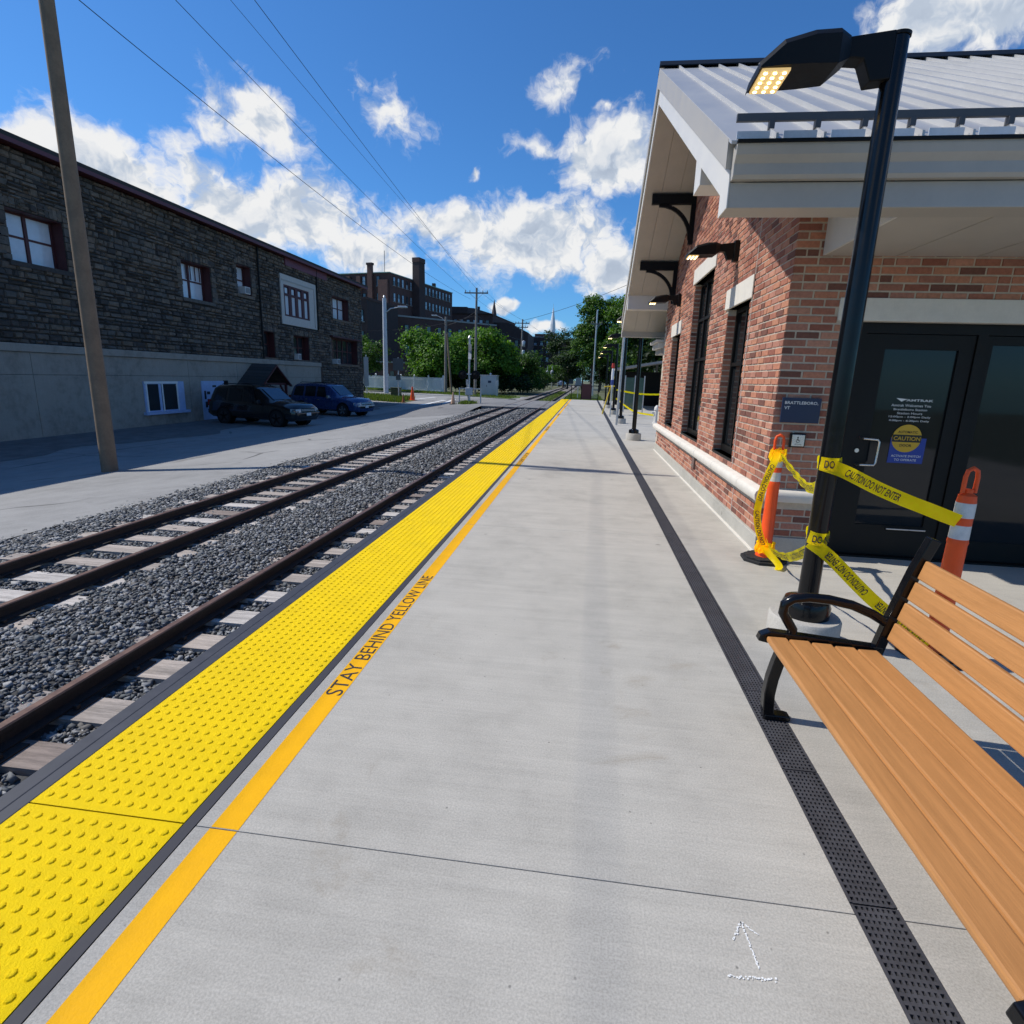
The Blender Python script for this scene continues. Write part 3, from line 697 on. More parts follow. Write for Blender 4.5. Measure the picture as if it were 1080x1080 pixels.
# sloped gable soffit panels, both sides of the ridge
for sgn in (-1, 1):
    for a, b in ((XR + .02, 1.10), (1.104, 1.40), (1.404, WX + .26)):
        f = lambda y, dz=0: (y, soff(y) + dz)
        y_e = RY + sgn * 5.42
        part(MB().prism([f(RY), f(y_e), f(y_e, .03), f(RY, .03)], 0, a, b), 'soffit_panel', m_soff, ST)
    yb = (5.26, 5.54) if sgn < 0 else (2 * RY - 5.54, 2 * RY - 5.26)
    part(MB().box(XR + .012, WX + .02, yb[0], yb[1], 3.13, 3.52), 'eave_beam', m_trim, ST, bevel=.004)
    # rake boards
    for d0_, d1_, xo, mt in ((.0, .20, .028, m_trim), (.202, None, .0, m_trimg)):
        y_e = RY + sgn * 5.53; top = lambda y: soff(y) + d1_ if d1_ else 5.955 - .53 * abs(y - RY)
        pa = [(RY, soff(RY) + d0_), (y_e, soff(y_e) + d0_), (y_e, top(y_e)), (RY, top(RY))]
        part(MB().prism(pa, 0, XR + xo - .03, XR + .018), 'rake_board', mt, ST)
    y_e = RY + sgn * 5.55
    part(MB().prism([(y_e + sgn * .0, 2.63), (y_e - sgn * .24, 2.63), (y_e - sgn * .24, 2.87), (y_e, 2.80)], 0, XR - .005, XR + .002), 'rake_return', m_trim, ST)
# brackets under the gable
for yb_ in (8.10, 11.05, 12.60):
    zt = soff(yb_) - .01; br = MB()
    br.box(.95, WX, yb_ - .045, yb_ + .045, zt - .16, zt).box(WX - .075, WX - .001, yb_ - .04, yb_ + .04, zt - .80, zt - .161)
    pts = [(1.08 + .56 * math.sin(t * math.pi / 2), yb_, zt - .17 - .56 * (1 - math.cos(t * math.pi / 2))) for t in np.linspace(0, 1, 9)]
    for p_, q_ in zip(pts[:-1], pts[1:]): br.bar(p_, q_, .06, .055, (0, 1, 0))
    part(br, 'bracket', m_blkm, ST)
# standing seam roof: one pan per part, both slopes
rk = .515; pan = .27
def roofz(y): return 5.96 - .53 * abs(y - RY)
npan = int((XE - XR) / pan)
for sgn in (-1, 1):
    y_e = RY + sgn * 5.62
    for i in range(npan):
        a = XR - .03 + i * pan; b = a + pan
        prof = [(a + .002, 0), (b - .016, 0), (b - .016, .038), (b - .002, .038), (b - .002, -.02), (a + .002, -.02)]
        vs = [(x, RY, roofz(RY) + dz) for x, dz in prof] + [(x, y_e, roofz(y_e) + dz) for x, dz in prof]
        mb = MB().add(vs, [tuple(range(6)), tuple(range(6, 12))] + [(k, (k + 1) % 6, 6 + (k + 1) % 6, 6 + k) for k in range(6)])
        part(mb, 'roof_pan', m_roof, ST)
part(MB().prism([(RY - .16, roofz(RY - .16) + .035), (RY, roofz(RY) + .07), (RY + .16, roofz(RY + .16) + .035), (RY + .16, roofz(RY + .16) + .05), (RY, roofz(RY) + .088), (RY - .16, roofz(RY - .16) + .05)], 0, XR - .03, XE), 'ridge_cap', m_blkm, ST)
mb = MB(); ysn = 4.12
sb = part(MB().box(XR + .02, XE - .1, ysn - .012, ysn + .012, roofz(ysn) + .072, roofz(ysn) + .118), 'snow_guard', m_dkmet, ST, bevel=.003)
for i in range(npan):
    x = XR - .03 + (i + 1) * pan - .009
    part(MB().box(x - .016, x + .016, ysn - .02, ysn + .02, roofz(ysn) + .03, roofz(ysn) + .073), 'snow_guard_clamp', m_dkmet, sb)
    part(MB().box(x - .225, x - .035, ysn - .13, ysn - .122, roofz(ysn - .125) + .0, roofz(ysn - .125) + .04), 'snow_plate', M('clear_polycarbonate', (.55, .60, .66), .08, var=.1, spec=.9), sb)
# lower rear wing of the station
part(MB().box(2.4, 9.0, WY1, 15.2, 0, 2.3), 'wing_wall', m_mort, ST)
part(MB().box(1.62, 9.2, WY1 + .4, 15.3, 2.34, 2.46), 'wing_cornice', m_trim, ST, bevel=.01)
part(MB().box(1.56, 9.2, WY1 + .36, 15.36, 2.463, 2.53), 'wing_gutter', m_trim, ST, bevel=.01)
part(MB().box(1.70, 9.0, WY1 + .45, 15.25, 2.22, 2.337), 'wing_frieze', m_trimg, ST)
# hose box on the lower wall
hb = part(MB().box(WX - .03, WX + .01, 8.70, 8.86, .31, .45), 'hose_box', M('hose_box_bronze', (.16, .10, .085), .5), ST, bevel=.004)
part(MB().cyl((WX - .05, 8.78, .35), (WX - .03, 8.78, .35), .02), 'spigot', m_steel, hb)

# sign and door button plate on the brick corner
sg = tag(MB().box(1.755, 2.085, WY0 - .034, WY0 - .016, 1.235, 1.456).build('town_sign', m_navy, None, bevel=.002), 'navy station name plaque lettered in white on shaded brick corner', 'sign')
text_on('BRATTLEBORO,', lambda u, v: (1.776 + .283 * u, WY0 - .0355, 1.395 + .030 * v), m_white, sg, bold=.012)
text_on('VT', lambda u, v: (1.776 + .048 * u, WY0 - .0355, 1.352 + .028 * v), m_white, sg, bold=.012)
bp = thing('door_button', 'square steel push plate for the accessible door below navy plaque', 'push button', (1.93, WY0 - .03, 1.02))
part(MB().box(1.862, 1.998, WY0 - .034, WY0 - .012, 1.015, 1.142), 'back_box', m_bronze, bp, bevel=.004)
part(MB().box(1.878, 1.988, WY0 - .041, WY0 - .0345, 1.026, 1.131), 'plate', m_steel, bp, bevel=.004)
YB = WY0 - .0415; mb = MB()
mb.tube([(1.928, YB, 1.107), (1.928, YB - .001, 1.107)], .0065, 10).quad((1.924, YB - .0006, 1.099), (1.932, YB - .0006, 1.099), (1.935, YB - .0006, 1.078), (1.926, YB - .0006, 1.078)).quad((1.932, YB - .0004, 1.083), (1.948, YB - .0004, 1.081), (1.950, YB - .0004, 1.076), (1.932, YB - .0004, 1.077))
for t in range(14):
    a0, a1 = R(100 + 18 * t), R(118 + 18 * t)
    mb.quad(*[(1.932 + r_ * math.cos(a_), YB - .0005, 1.075 + r_ * math.sin(a_)) for r_, a_ in ((.013, a0), (.017, a0), (.017, a1), (.013, a1))])
part(mb, 'wheelchair_symbol', m_ink2, bp)
text_on('PUSH TO OPEN', lambda u, v: (1.905 + .055 * u, YB - .0005, 1.040 + .008 * v), m_ink2, bp)

# ================================================================ LAMPS
def area_head(root, sc=1.0, dx=0, z0=0, tilt=0.0):
    """lamp arm and head pointing to local -x, lens underneath at the outer end; origin at the pole top"""
    pr = [(-.05, .03), (-.05, -.19), (-.12, -.20), (-.165, -.10), (-.235, -.09), (-.285, -.145), (-.66, -.165), (-.665, -.15), (-.60, -.02), (-.42, .03), (-.26, .05), (-.25, -.005), (-.10, .005)]
    pr = [(dx + a * sc, z0 + b * sc) for a, b in pr]
    # arm profile narrow, head wide
    arm = MB(); arm.prism([(dx + a * sc, z0 + b * sc) for a, b in ((-.03, .02), (-.03, -.19), (-.12, -.20), (-.165, -.10), (-.30, -.09), (-.30, -.01))], 1, -.05 * sc, .05 * sc)
    a_ = arm.build('arm', m_blkm, root, bevel=.006)
    hd = MB()
    sec = [(-.235, .06, -.10, .0), (-.30, .115, -.145, .012), (-.42, .13, -.15, .002), (-.56, .135, -.155, -.035), (-.665, .13, -.162, -.125), (-.672, .125, -.166, -.15)]
    vs = []
    for x, w, zb, zt in sec: vs += [(dx + x * sc, q * w * sc, z0 + z * sc) for q, z in ((-1, zb), (1, zb), (1, zt - .03), (.8, zt), (-.8, zt), (-1, zt - .03))]
    fs = [(6 * i + k, 6 * i + (k + 1) % 6, 6 * i + 6 + (k + 1) % 6, 6 * i + 6 + k) for i in range(5) for k in range(6)] + [tuple(range(6)), tuple(range(30, 36))]
    hd.add(vs, fs); h = hd.build('head', m_blkm, root, bevel=.004)
    fl = [(dx + x * sc, z0 + .05 * sc - abs(x + .3) * .12 * sc) for x in (-.3, -.55)]
    ln = MB().box(dx - .655 * sc, dx - .52 * sc, -.118 * sc, .118 * sc, z0 - .172 * sc, z0 - .160 * sc).build('lens', m_ledp, h)
    led = MB().lathe([(.0, -.004), (.009, -.003), (.009, 0)], n=10).mesh('led', m_led)
    for i in range(3):
        for j in range(5):
            o = bpy.data.objects.new('led', led); link(o, ln); o.location = (dx + (-.632 + i * .045) * sc, (-.094 + j * .047) * sc, z0 - .1725 * sc); o.scale = (sc,) * 3
    return h
def lamp_post(label, loc, name='lamp_post'):
    t = thing(name, label, 'lamp post', loc, group='lamp posts along the platform')
    MB().lathe([(.205, 0), (.205, .17), (.195, .185), (.0, .185)], n=36).build('pier', mc_pier, t, smooth=True)
    MB().lathe([(.135, .185), (.137, .25), (.125, .285), (.075, .30), (.06, .31)], n=32).build('base_cover', m_blk, t, smooth=True)
    MB().tube([(0, 0, .2), (0, 0, 3.24)], [.058, .050], 24).build('pole', m_blk, t, smooth=True)
    MB().lathe([(.056, 3.238), (.057, 3.252), (.0, 3.258)], n=24).build('pole_cap', m_blkm, t, smooth=True)
    area_head(t, 1.0, 0, 3.235)
    return t
lp = lamp_post('black lamp post nearest the bench with lit lamp head', (1.425, 3.46, 0))
for (y, lab) in ((15.75, 'black lamp post just past the far station eave'), (21.9, 'second black lamp post beyond the station eave'), (27.9, 'third black lamp post beyond the station with yellow barricade leaning on it'),
                 (33.9, 'fourth black lamp post beyond the station'), (40.0, 'black lamp post near the far end of the platform')):
    c = copy_tree(lp); c.location = (1.36, y, 0); c['label'] = lab
def wall_lamp(label, y, z):
    t = thing('wall_lamp', label, 'wall lamp', (WX, y, z), group='wall lamps on the brick gable')
    MB().box(-.06, .0, -.055, .055, -.17, .06).build('wall_plate', m_blkm, t, bevel=.006)
    area_head(t, .86, -.02, 0.02)
    return t
wall_lamp('black wall lamp on sunlit brick above the nearest window', 7.52, 3.15)
wall_lamp('black wall lamp on brick above the farthest window', 11.75, 3.15)

# ================================================================ BENCH
def bench():
    t = thing('bench', 'bench with orange brown slats and black cast iron arms at platform edge of frame', 'bench', (1.1, 1.8, 0))
    ends = (2.56, .92)
    for k in range(5):
        x = .893 + k * .098
        part(MB().box(x, x + .088, ends[1] + .03, ends[0] - .03, .405 - .006 * k, .432 - .006 * k), 'slat', m_wood, t, bevel=.008)
    for k in range(4):
        a = R(14); zc = .50 + k * .098; xc = 1.40 + (zc - .40) * math.tan(a)
        part(MB().bar((xc, ends[1] + .03, zc), (xc, ends[0] - .03, zc), .026, .086, (math.sin(a), 0, math.cos(a))), 'back_slat', m_wood, t, bevel=.006)
    for y in ends:
        e = MB()
        def run(pts, w=.042, h=.040):
            n = len(pts); vs = []
            for i, p in enumerate(pts):
                a, b = Vector(pts[max(0, i - 1)]), Vector(pts[min(n - 1, i + 1)]); d = (b - a).normalized(); nx, nz = -d.y, d.x
                for sy, sn in ((-1, -1), (1, -1), (1, 1), (-1, 1)): vs.append((p[0] + nx * sn * w / 2, y + sy * h / 2, p[1] + nz * sn * w / 2))
            e.add(vs, [(4 * i + k, 4 * i + (k + 1) % 4, 4 * i + 4 + (k + 1) % 4, 4 * i + 4 + k) for i in range(n - 1) for k in range(4)] + [(0, 1, 2, 3), (4 * n - 1, 4 * n - 2, 4 * n - 3, 4 * n - 4)])
        run([(.884, .396), (.888, .416), (.912, .428), (1.0, .422), (1.15, .410), (1.40, .392)], .046, .050)
        run([(1.0, .41), (.985, .36), (.968, .29), (.954, .21), (.948, .13), (.952, .06), (.962, .0)], .050, .05); run([(.938, .013), (1.035, .013), (1.055, .008)], .026, .058)
        run([(1.36, .39), (1.345, .30), (1.355, .20), (1.39, .09), (1.44, .0)], .05, .05); run([(1.38, .013), (1.48, .013)], .026, .056)
        run([(1.38, .36), (1.42, .55), (1.48, .78), (1.53, .93)], .045, .045)
        arc = [(1.012, .425), (1.012, .46), (.985, .50), (.960, .54), (.962, .582), (.995, .610), (1.06, .622), (1.15, .618), (1.25, .600), (1.34, .565), (1.42, .52)]
        o1 = part(e, 'end_frame', m_blk, t, bevel=.009)
        part(MB().tube([(p[0], y, p[1]) for p in arc], .022, 12), 'armrest', m_blk, t, smooth=True)
bench()

# ================================================================ DELINEATORS AND TAPE
def delineator(label, loc, rz=0):
    t = thing('delineator_post', label, 'traffic post', loc, rz, group='orange delineator posts')
    b = MB(); n = 8
    oc = [(.20 * math.cos(R(22.5 + 45 * k)), .20 * math.sin(R(22.5 + 45 * k))) for k in range(8)]
    b.prism(oc, 2, 0, .028); b.prism([(x * .86, y * .86) for x, y in oc], 2, .028, .045)
    bo = b.build('base', M('recycled_rubber', (.014, .014, .015), .8, var=.2), t, bevel=.005)
    for k in range(8):
        a = R(45 * k); c = Vector((.145 * math.cos(a), .145 * math.sin(a), .0455))
        MB().tube([c, c + Vector((0, 0, .0015))], .018, 10).build('base_pocket', m_gap, bo)
    MB().lathe([(.075, .045), (.072, .08), (.056, .10), (.052, .45), (.049, .70), (.053, .715), (.049, .73), (.047, .95), (.043, .985), (.022, 1.0), (.022, 1.02)], n=24).build('post', m_org, t, smooth=True)
    for z0, z1 in ((.735, .815), (.86, .945)):
        MB().lathe([(.0495, z0), (.0485, z1)], n=24).build('reflective_sleeve', m_refl, t, smooth=True)
    MB().tube([(-.035, 0, 1.0), (-.036, 0, 1.09), (-.028, 0, 1.125), (0, 0, 1.14), (.028, 0, 1.125), (.036, 0, 1.09), (.035, 0, 1.0)], .012, 10).build('handle', m_org, t, smooth=True)
    return t
delineator('orange delineator post wrapped in yellow tape at the brick corner', (1.70, 5.18, 0), R(-3))
delineator('orange delineator post in front of the station door holding caution tape', (2.17, 3.42, 0), R(10))
def tape(label, pts, wdir, width=.076, txt='CAUTION DO NOT ENTER', flip=False, textside=-1, rep=.62, start=.05, name='caution_tape'):
    """ribbon through pts; wdir(t) gives the width direction; lettering follows the ribbon"""
    pts = [Vector(p) for p in pts]
    # Catmull-Rom resample
    Q = [pts[0]] + pts + [pts[-1]]; C = []
    for i in range(1, len(Q) - 2):
        for k in range(10):
            t = k / 10; a, b, c, d = Q[i - 1], Q[i], Q[i + 1], Q[i + 2]
            C.append(.5 * ((2 * b) + (c - a) * t + (2 * a - 5 * b + 4 * c - d) * t * t + (3 * b - a - 3 * c + d) * t ** 3))
    C.append(pts[-1]); L = [0]
    for p, q in zip(C[:-1], C[1:]): L.append(L[-1] + (q - p).length)
    def frame(s):
        s = max(0, min(L[-1] - 1e-5, s)); i = max(0, min(len(L) - 2, next(k for k in range(len(L)) if L[k] > s) - 1)); f = (s - L[i]) / (L[i + 1] - L[i])
        p = C[i].lerp(C[i + 1], f); d = (C[i + 1] - C[i]).normalized(); w = Vector(wdir(s / L[-1])); w = (w - d * w.dot(d)).normalized(); return p, w, w.cross(d)
    mb = MB(); n = max(12, int(L[-1] / .02)); vs = []
    for i in range(n + 1):
        p, w, nn = frame(L[-1] * i / n)
        for k in (-.5, -.17, .17, .5): vs.append(p + w * (k * width) + nn * (.004 * math.sin(i * .55 + k * 5)))
    mb.add(vs, [(4 * i + k, 4 * i + k + 1, 4 * i + 5 + k, 4 * i + 4 + k) for i in range(n) for k in range(3)])
    me = bpy.data.meshes.new(name); me.from_pydata(mb.v, [], mb.f); me.materials.append(m_tape); me.shade_smooth()
    o = bpy.data.objects.new(name, me); link(o); tag(o, label, 'tape')
    s = start
    while txt and s + rep * .8 < L[-1] + .25:
        def fn(u, v, s=s):
            if flip: u, v = 1 - u, 1 - v
            p, w, nn = frame(s + rep * .8 * u); return p + w * ((v - .5) * width * .58) + nn * (.0065 * textside)
        V, F = text_verts(txt); x0, x1 = V[:, 0].min(), V[:, 0].max()
        if s + rep * .8 <= L[-1]: text_on(txt, fn, m_ink2, o, bold=.02)
        s += rep
    return o
PX, PY = 1.425, 3.46
up = lambda t: (0, 0, 1)
tape('upper caution tape sloping down from lamp post across the station door', [(PX - .055, PY - .045, 1.125), (PX + .06, PY - .075, 1.09), (1.75, PY - .05, .975), (2.12, 3.37, .845)], lambda t: (.12, -.10, 1), flip=False, start=.13, rep=.44)
tape('lower caution tape sloping steeply from lamp post to the ground', [(PX - .055, PY - .045, .66), (PX + .06, PY - .075, .58), (1.78, PY - .06, .32), (2.10, 3.36, .09)], lambda t: (.35, -.10, 1), flip=True, start=.11, rep=.44)
def wrap(label, z, tilt=0.0):
    return tape(label, [(PX + .0615 * math.cos(a), PY + .0615 * math.sin(a), z + tilt * math.sin(a)) for a in np.linspace(R(200), R(520), 12)], up, txt='DO NOT ENTER', rep=.30, start=.03)
wrap('caution tape wound round the lamp post at handle height', 1.125)
wrap('caution tape wound low round the lamp post', .69, .01)
tape('slack upper caution tape hanging between orange post and lamp post', [(1.695, 5.13, .985), (1.68, 4.8, .915), (1.635, 4.4, .868), (1.585, 4.1, .868), (1.52, 3.8, .94), (PX - .035, PY + .055, 1.09)], lambda t: (-.25, -.25, .9), txt='CAUTION DO NOT ENTER', start=.08)
tape('lower caution tape pulled between orange post foot and lamp post', [(1.69, 5.11, .20), (1.67, 4.9, .175), (1.62, 4.4, .27), (1.52, 3.8, .50), (PX + .01, PY + .062, .63)], lambda t: (-.5, -.35, .8), txt='CAUTION DO NOT ENTER', start=.25)
tape('caution tape hanging down the side of the orange post in a loop', [(1.68, 5.125, 1.0), (1.655, 5.10, .92), (1.615, 5.09, .80), (1.575, 5.085, .62), (1.565, 5.085, .45), (1.60, 5.095, .30), (1.655, 5.10, .17), (1.69, 5.11, .10)], lambda t: (1, -.25, .3), width=.06, txt='CAUTION DO NOT', start=.12, rep=.42)
tape('crumpled caution tape tail trailing off the orange post base', [(1.665, 5.10, .16), (1.70, 5.05, .10), (1.74, 4.98, .062), (1.755, 4.92, .03), (1.735, 4.88, .012)], lambda t: (.8, .2, .4), width=.06, txt=None)
# crumpled bunches tied on the post
for z, lab in ((.965, 'bunched caution tape knotted below the orange handle'), (.13, 'bunched caution tape knotted at the foot of the orange post')):
    mb = MB(); n = 26; vs = []
    for j, dz in enumerate((-.05, -.02, .02, .05)):
        for k in range(n): a = 2 * math.pi * k / n; r = (.060 if z > .5 else .075) + random.uniform(-.006, .014); vs.append((1.70 + r * math.cos(a), 5.18 + r * math.sin(a), z + dz + random.uniform(-.012, .012)))
    mb.add(vs, [(j * n + k, j * n + (k + 1) % n, (j + 1) * n + (k + 1) % n, (j + 1) * n + k) for j in range(3) for k in range(n)])
    tag(mb.build('tape_knot', m_tape), lab, 'tape')

# ================================================================ STONE BUILDING (left)
SX = -16.3
SB = thing('stone_building', 'dark rubble stone building with maroon windows behind the parked cars', 'building', (SX, 30, -.65))
def sw(y, z): return y * 1.148, 1.55 + (z - 1.55) * 1.148
def rect(y0, y1, z0, z1): a = sw(y0, z0); b = sw(y1, z1); return (a[0], b[0], a[1], b[1])
Y0, Y1, ZT, ZB = 3.0, 40.9, 7.35, 2.08
panel = rect(25.95, 29.45, 3.67, 5.88); bigwin = rect(26.2, 28.68, 4.05, 5.44)
wins = {'a': rect(19.35, 20.95, 3.95, 5.20), 'b': rect(22.62, 23.62, 4.53, 5.68), 'g1': rect(24.3, 25.2, 2.10, 3.22), 'g2': rect(26.9, 28.5, 2.09, 3.23), 'r1': rect(31.4, 33.63, 4.47, 5.66), 'r2': rect(31.1, 34.8, 2.02, 3.42),
        'c': (15.2, 17.0, 4.35, 5.75), 'd': (10.5, 12.3, 4.35, 5.75)}
low_y = sw(29.55, 0)[0]        # concrete ground storey ends here
holes = list(wins.values()) + [panel]
mb = MB(); zl = sorted(set([-.9, ZB, ZT] + [h[2] for h in holes] + [h[3] for h in holes])); yl = sorted(set([Y0, Y1, low_y] + [h[0] for h in holes] + [h[1] for h in holes]))
for a, b in zip(yl[:-1], yl[1:]):
    for c, d in zip(zl[:-1], zl[1:]):
        ym, zm = (a + b) / 2, (c + d) / 2
        if any(h[0] < ym < h[1] and h[2] < zm < h[3] for h in holes): continue
        mb.box(SX - .5, SX, a, b, c, d)
sbw = part(mb, 'wall', m_dmort, SB)
part(MB().box(SX - 14, SX - .5, Y0, Y1, -.9, ZT), 'wall_core', m_blkm, SB)
# rubble stones as real relief
mb = MB(); z = ZB; rubble = []
def stone_row(z0, z1, ya, yb):
    y = ya
    while y < yb:
        w = random.uniform(.17, .50); y2 = min(y + w, yb)
        if y2 - y > .1:
            zz = [(z0, z1)]
            if random.random() < .3 and z1 - z0 > .2: m_ = z0 + (z1 - z0) * random.uniform(.4, .6); zz = [(z0, m_), (m_, z1)]
            for c, d in zz:
                a, b = y + .014, y2 - .014; c, d = c + .012, d - .012
                if any(h[0] - .02 < b and a < h[1] + .02 and h[2] - .02 < d and c < h[3] + .02 for h in holes):
                    continue
                p = random.uniform(.03, .10); j = lambda s=.022: random.uniform(-s, s); mb.rnd()
                bk = [(SX, a, c), (SX, b, c), (SX, b, d), (SX, a, d)]
                fr_ = [(SX + p + j(), a + .03 + j(), c + .025 + j()), (SX + p + j(), b - .03 + j(), c + .025 + j()), (SX + p + j(), b - .03 + j(), d - .025 + j()), (SX + p + j(), a + .03 + j(), d - .025 + j())]
                rubble.append(((b - a) * (d - c), (a + b) / 2, (c + d) / 2, bk + fr_))
        y = y2
while z < ZT - .05:
    h = random.uniform(.11, .22); stone_row(z, min(z + h, ZT), Y0 + random.uniform(0, .3), Y1); z += h
z = -.7
while z < ZB:
    h = random.uniform(.11, .22); stone_row(z, min(z + h, ZB), low_y + .35, Y1); z += h
def rub_size(k):
    p = Vector((SX, k[1], k[2])) - camp; d = Vector((p.dot(Vector(CR)), p.dot(Vector(CU)), p.dot(Vector(CF)))); px, py = 540 + 595 * d.x / d.z, 540 - 595 * d.y / d.z
    return k[0] * abs(p.normalized().x) / p.length_squared if 275 - .25 * py < px < 1080 and 0 < py else 0
rubble.sort(key=lambda k: -rub_size(k)); QF = [(4, 5, 6, 7), (0, 1, 5, 4), (1, 2, 6, 5), (2, 3, 7, 6), (3, 0, 4, 7)]
for k in rubble[:300]: part(MB().add(k[3], QF), 'stone', m_dstone, sbw)
for k in rubble[300:]: mb.rnd(); mb.add(k[3], QF)
o = part(mb, 'rubble_stones', m_dstone, sbw); o['kind'] = 'stuff'
# hand-sized fillers around openings: jamb blocks as quoins
mb = MB()
for h in wins.values():
    zz = h[2]
    while zz < h[3]:
        hh = random.uniform(.16, .26)
        for s0, s1 in ((h[0] - random.uniform(.2, .38), h[0] - .01), (h[1] + .01, h[1] + random.uniform(.2, .38))):
            mb.rnd(); mb.box(SX - .02, SX + random.uniform(.03, .06), s0, s1, zz + .012, min(zz + hh, h[3]) - .012)
        zz += hh
    yy = h[0] - .15
    while yy < h[1] + .15:
        ww = random.uniform(.12, .2); mb.rnd(); mb.box(SX - .02, SX + random.uniform(.035, .06), yy + .01, min(yy + ww, h[1] + .2) - .01, h[3] + .02, h[3] + .30 + random.uniform(-.03, .03)); yy += ww
    mb.rnd(); mb.box(SX - .05, SX + .10, h[0] - .12, h[1] + .12, h[2] - .14, h[2] - .005)
o = part(mb, 'dressed_stones', m_dstone, sbw); o['kind'] = 'stuff'
# concrete ground storey with board lines and ledge
yb0 = Y0
for k, (a, b) in enumerate(((Y0, 15.2), (15.2, 21.95), (21.95, 25.3), (25.3, 29.0), (29.0, low_y))):
    for z0_, z1_ in ((-.9, 1.196), (1.204, ZB - .24)): part(MB().box(SX + .002, SX + .10, a + .006, b - .006, z0_, z1_), 'concrete_panel', mc_left, SB, bevel=.006)
part(MB().box(SX + .002, SX + .17, Y0, low_y, ZB - .235, ZB + .0), 'concrete_ledge', mc_left, SB, bevel=.02)
part(MB().box(SX + .0, SX + .05, low_y + .02, low_y + .33, -.7, 4.2), 'brick_pier', M('dark_brown_brick', (.07, .045, .034), .95, var=.3, vscale=9), SB)
# windows of the stone building
def sash_window(h, n, kind='sash', mat=m_sash, rows=2):
    f = .07; fr_ = MB(); X = SX - .42
    fr_.box(X, X + .07, h[0], h[0] + f, h[2], h[3]).box(X, X + .07, h[1] - f, h[1], h[2], h[3]).box(X, X + .07, h[0] + f, h[1] - f, h[3] - f, h[3]).box(X, X + .07, h[0] + f, h[1] - f, h[2], h[2] + f)
    w = part(fr_, 'window', m_maroon, SB); L = (h[1] - h[0] - 2 * f) / n
    for i in range(1, n): part(MB().box(X + .002, X + .072, h[0] + f + L * i - .05, h[0] + f + L * i + .05, h[2] + f, h[3] - f), 'mullion', m_maroon, w)
    for i in range(n):
        a, b = h[0] + f + L * i + (.05 if i else 0), h[0] + f + L * (i + 1) - (.05 if i < n - 1 else 0); zm = h[2] + f + (h[3] - h[2] - 2 * f) * .52
        part(MB().box(X + .02, X + .06, a, b, zm - .03, zm + .03), 'meeting_rail', m_maroon, w)
        for c, d in ((h[2] + f, zm - .03), (zm + .03, h[3] - f)):
            part(MB().box(X + .025, X + .032, a + .01, b - .01, c, d), 'pane', mat[(i + (c > zm)) % len(mat)] if isinstance(mat, (list, tuple)) else mat, w)
    return w
m_halfc = m_curt
wa = sash_window(wins['a'], 2, mat=m_curt); X = SX - .365
for q in np.linspace(wins['a'][0] + .2, wins['a'][1] - .2, 6): part(MB().box(X, X + .02, q - .015, q + .015, wins['a'][2] + .8, wins['a'][3] - .08), 'glazing_bar', m_maroon, wa)
sash_window(wins['b'], 1, mat=m_curt); sash_window(wins['g1'], 1); sash_window(wins['g2'], 3)
sash_window(wins['r1'], 3, mat=m_curt); sash_window(wins['r2'], 5, mat=m_sash); sash_window(wins['c'], 2, mat=m_curt); sash_window(wins['d'], 2, mat=m_curt)
for h in wins.values():
    part(MB().box(SX - .345, SX - .005, h[1] - .02, h[1] - .003, h[2], h[3]).box(SX - .345, SX - .005, h[0] + .003, h[0] + .02, h[2], h[3]).box(SX - .345, SX - .005, h[0] + .02, h[1] - .02, h[3] - .02, h[3] - .004), 'window_reveal', m_maroon, SB)
part(MB().box(SX - .02, SX + .22, wins['r2'][0] - .15, wins['r2'][1] + .15, wins['r2'][3] + .02, wins['r2'][3] + .12), 'window_hood', m_maroon, SB)
# pale panel with big four-light window
pm = MB(); a, b, c, d = panel; e, f_, g_, h_ = bigwin
pm.box(SX - .15, SX + .06, a, e, c, d).box(SX - .15, SX + .06, f_, b, c, d).box(SX - .15, SX + .06, e, f_, c, g_).box(SX - .15, SX + .06, e, f_, h_, d)
pp = part(pm, 'render_panel', m_panel, SB, bevel=.01)
part(MB().box(SX + .062, SX + .085, a + .12, b - .25, d - .32, d - .26).box(SX + .062, SX + .085, b - .30, b - .24, c + .1, d - .33), 'panel_moulding', m_trimg, pp)
fr_ = MB(); X = SX - .05; L = (f_ - e) / 4
fr_.box(X, X + .09, e, f_, g_, g_ + .09).box(X, X + .09, e, f_, h_ - .09, h_)
for i in range(5): y = e + L * i; fr_.box(X + .001, X + .088, max(e, y - .14) + (0 if i else 0), min(f_, y + .14), g_ + .09, h_ - .09)
bw = part(fr_, 'window', m_maroon, SB)
for i in range(4):
    a2, b2 = e + L * i + .14, e + L * (i + 1) - .14
    part(MB().box(X + .02, X + .03, a2, b2, g_ + .09, h_ - .55), 'pane', m_curt, bw); part(MB().box(X + .02, X + .03, a2 + .06, b2 - .06, h_ - .42, h_ - .14), 'pane', m_curt, bw)
    part(MB().box(X, X + .08, a2, b2, h_ - .55, h_ - .42), 'transom', m_maroon, bw)
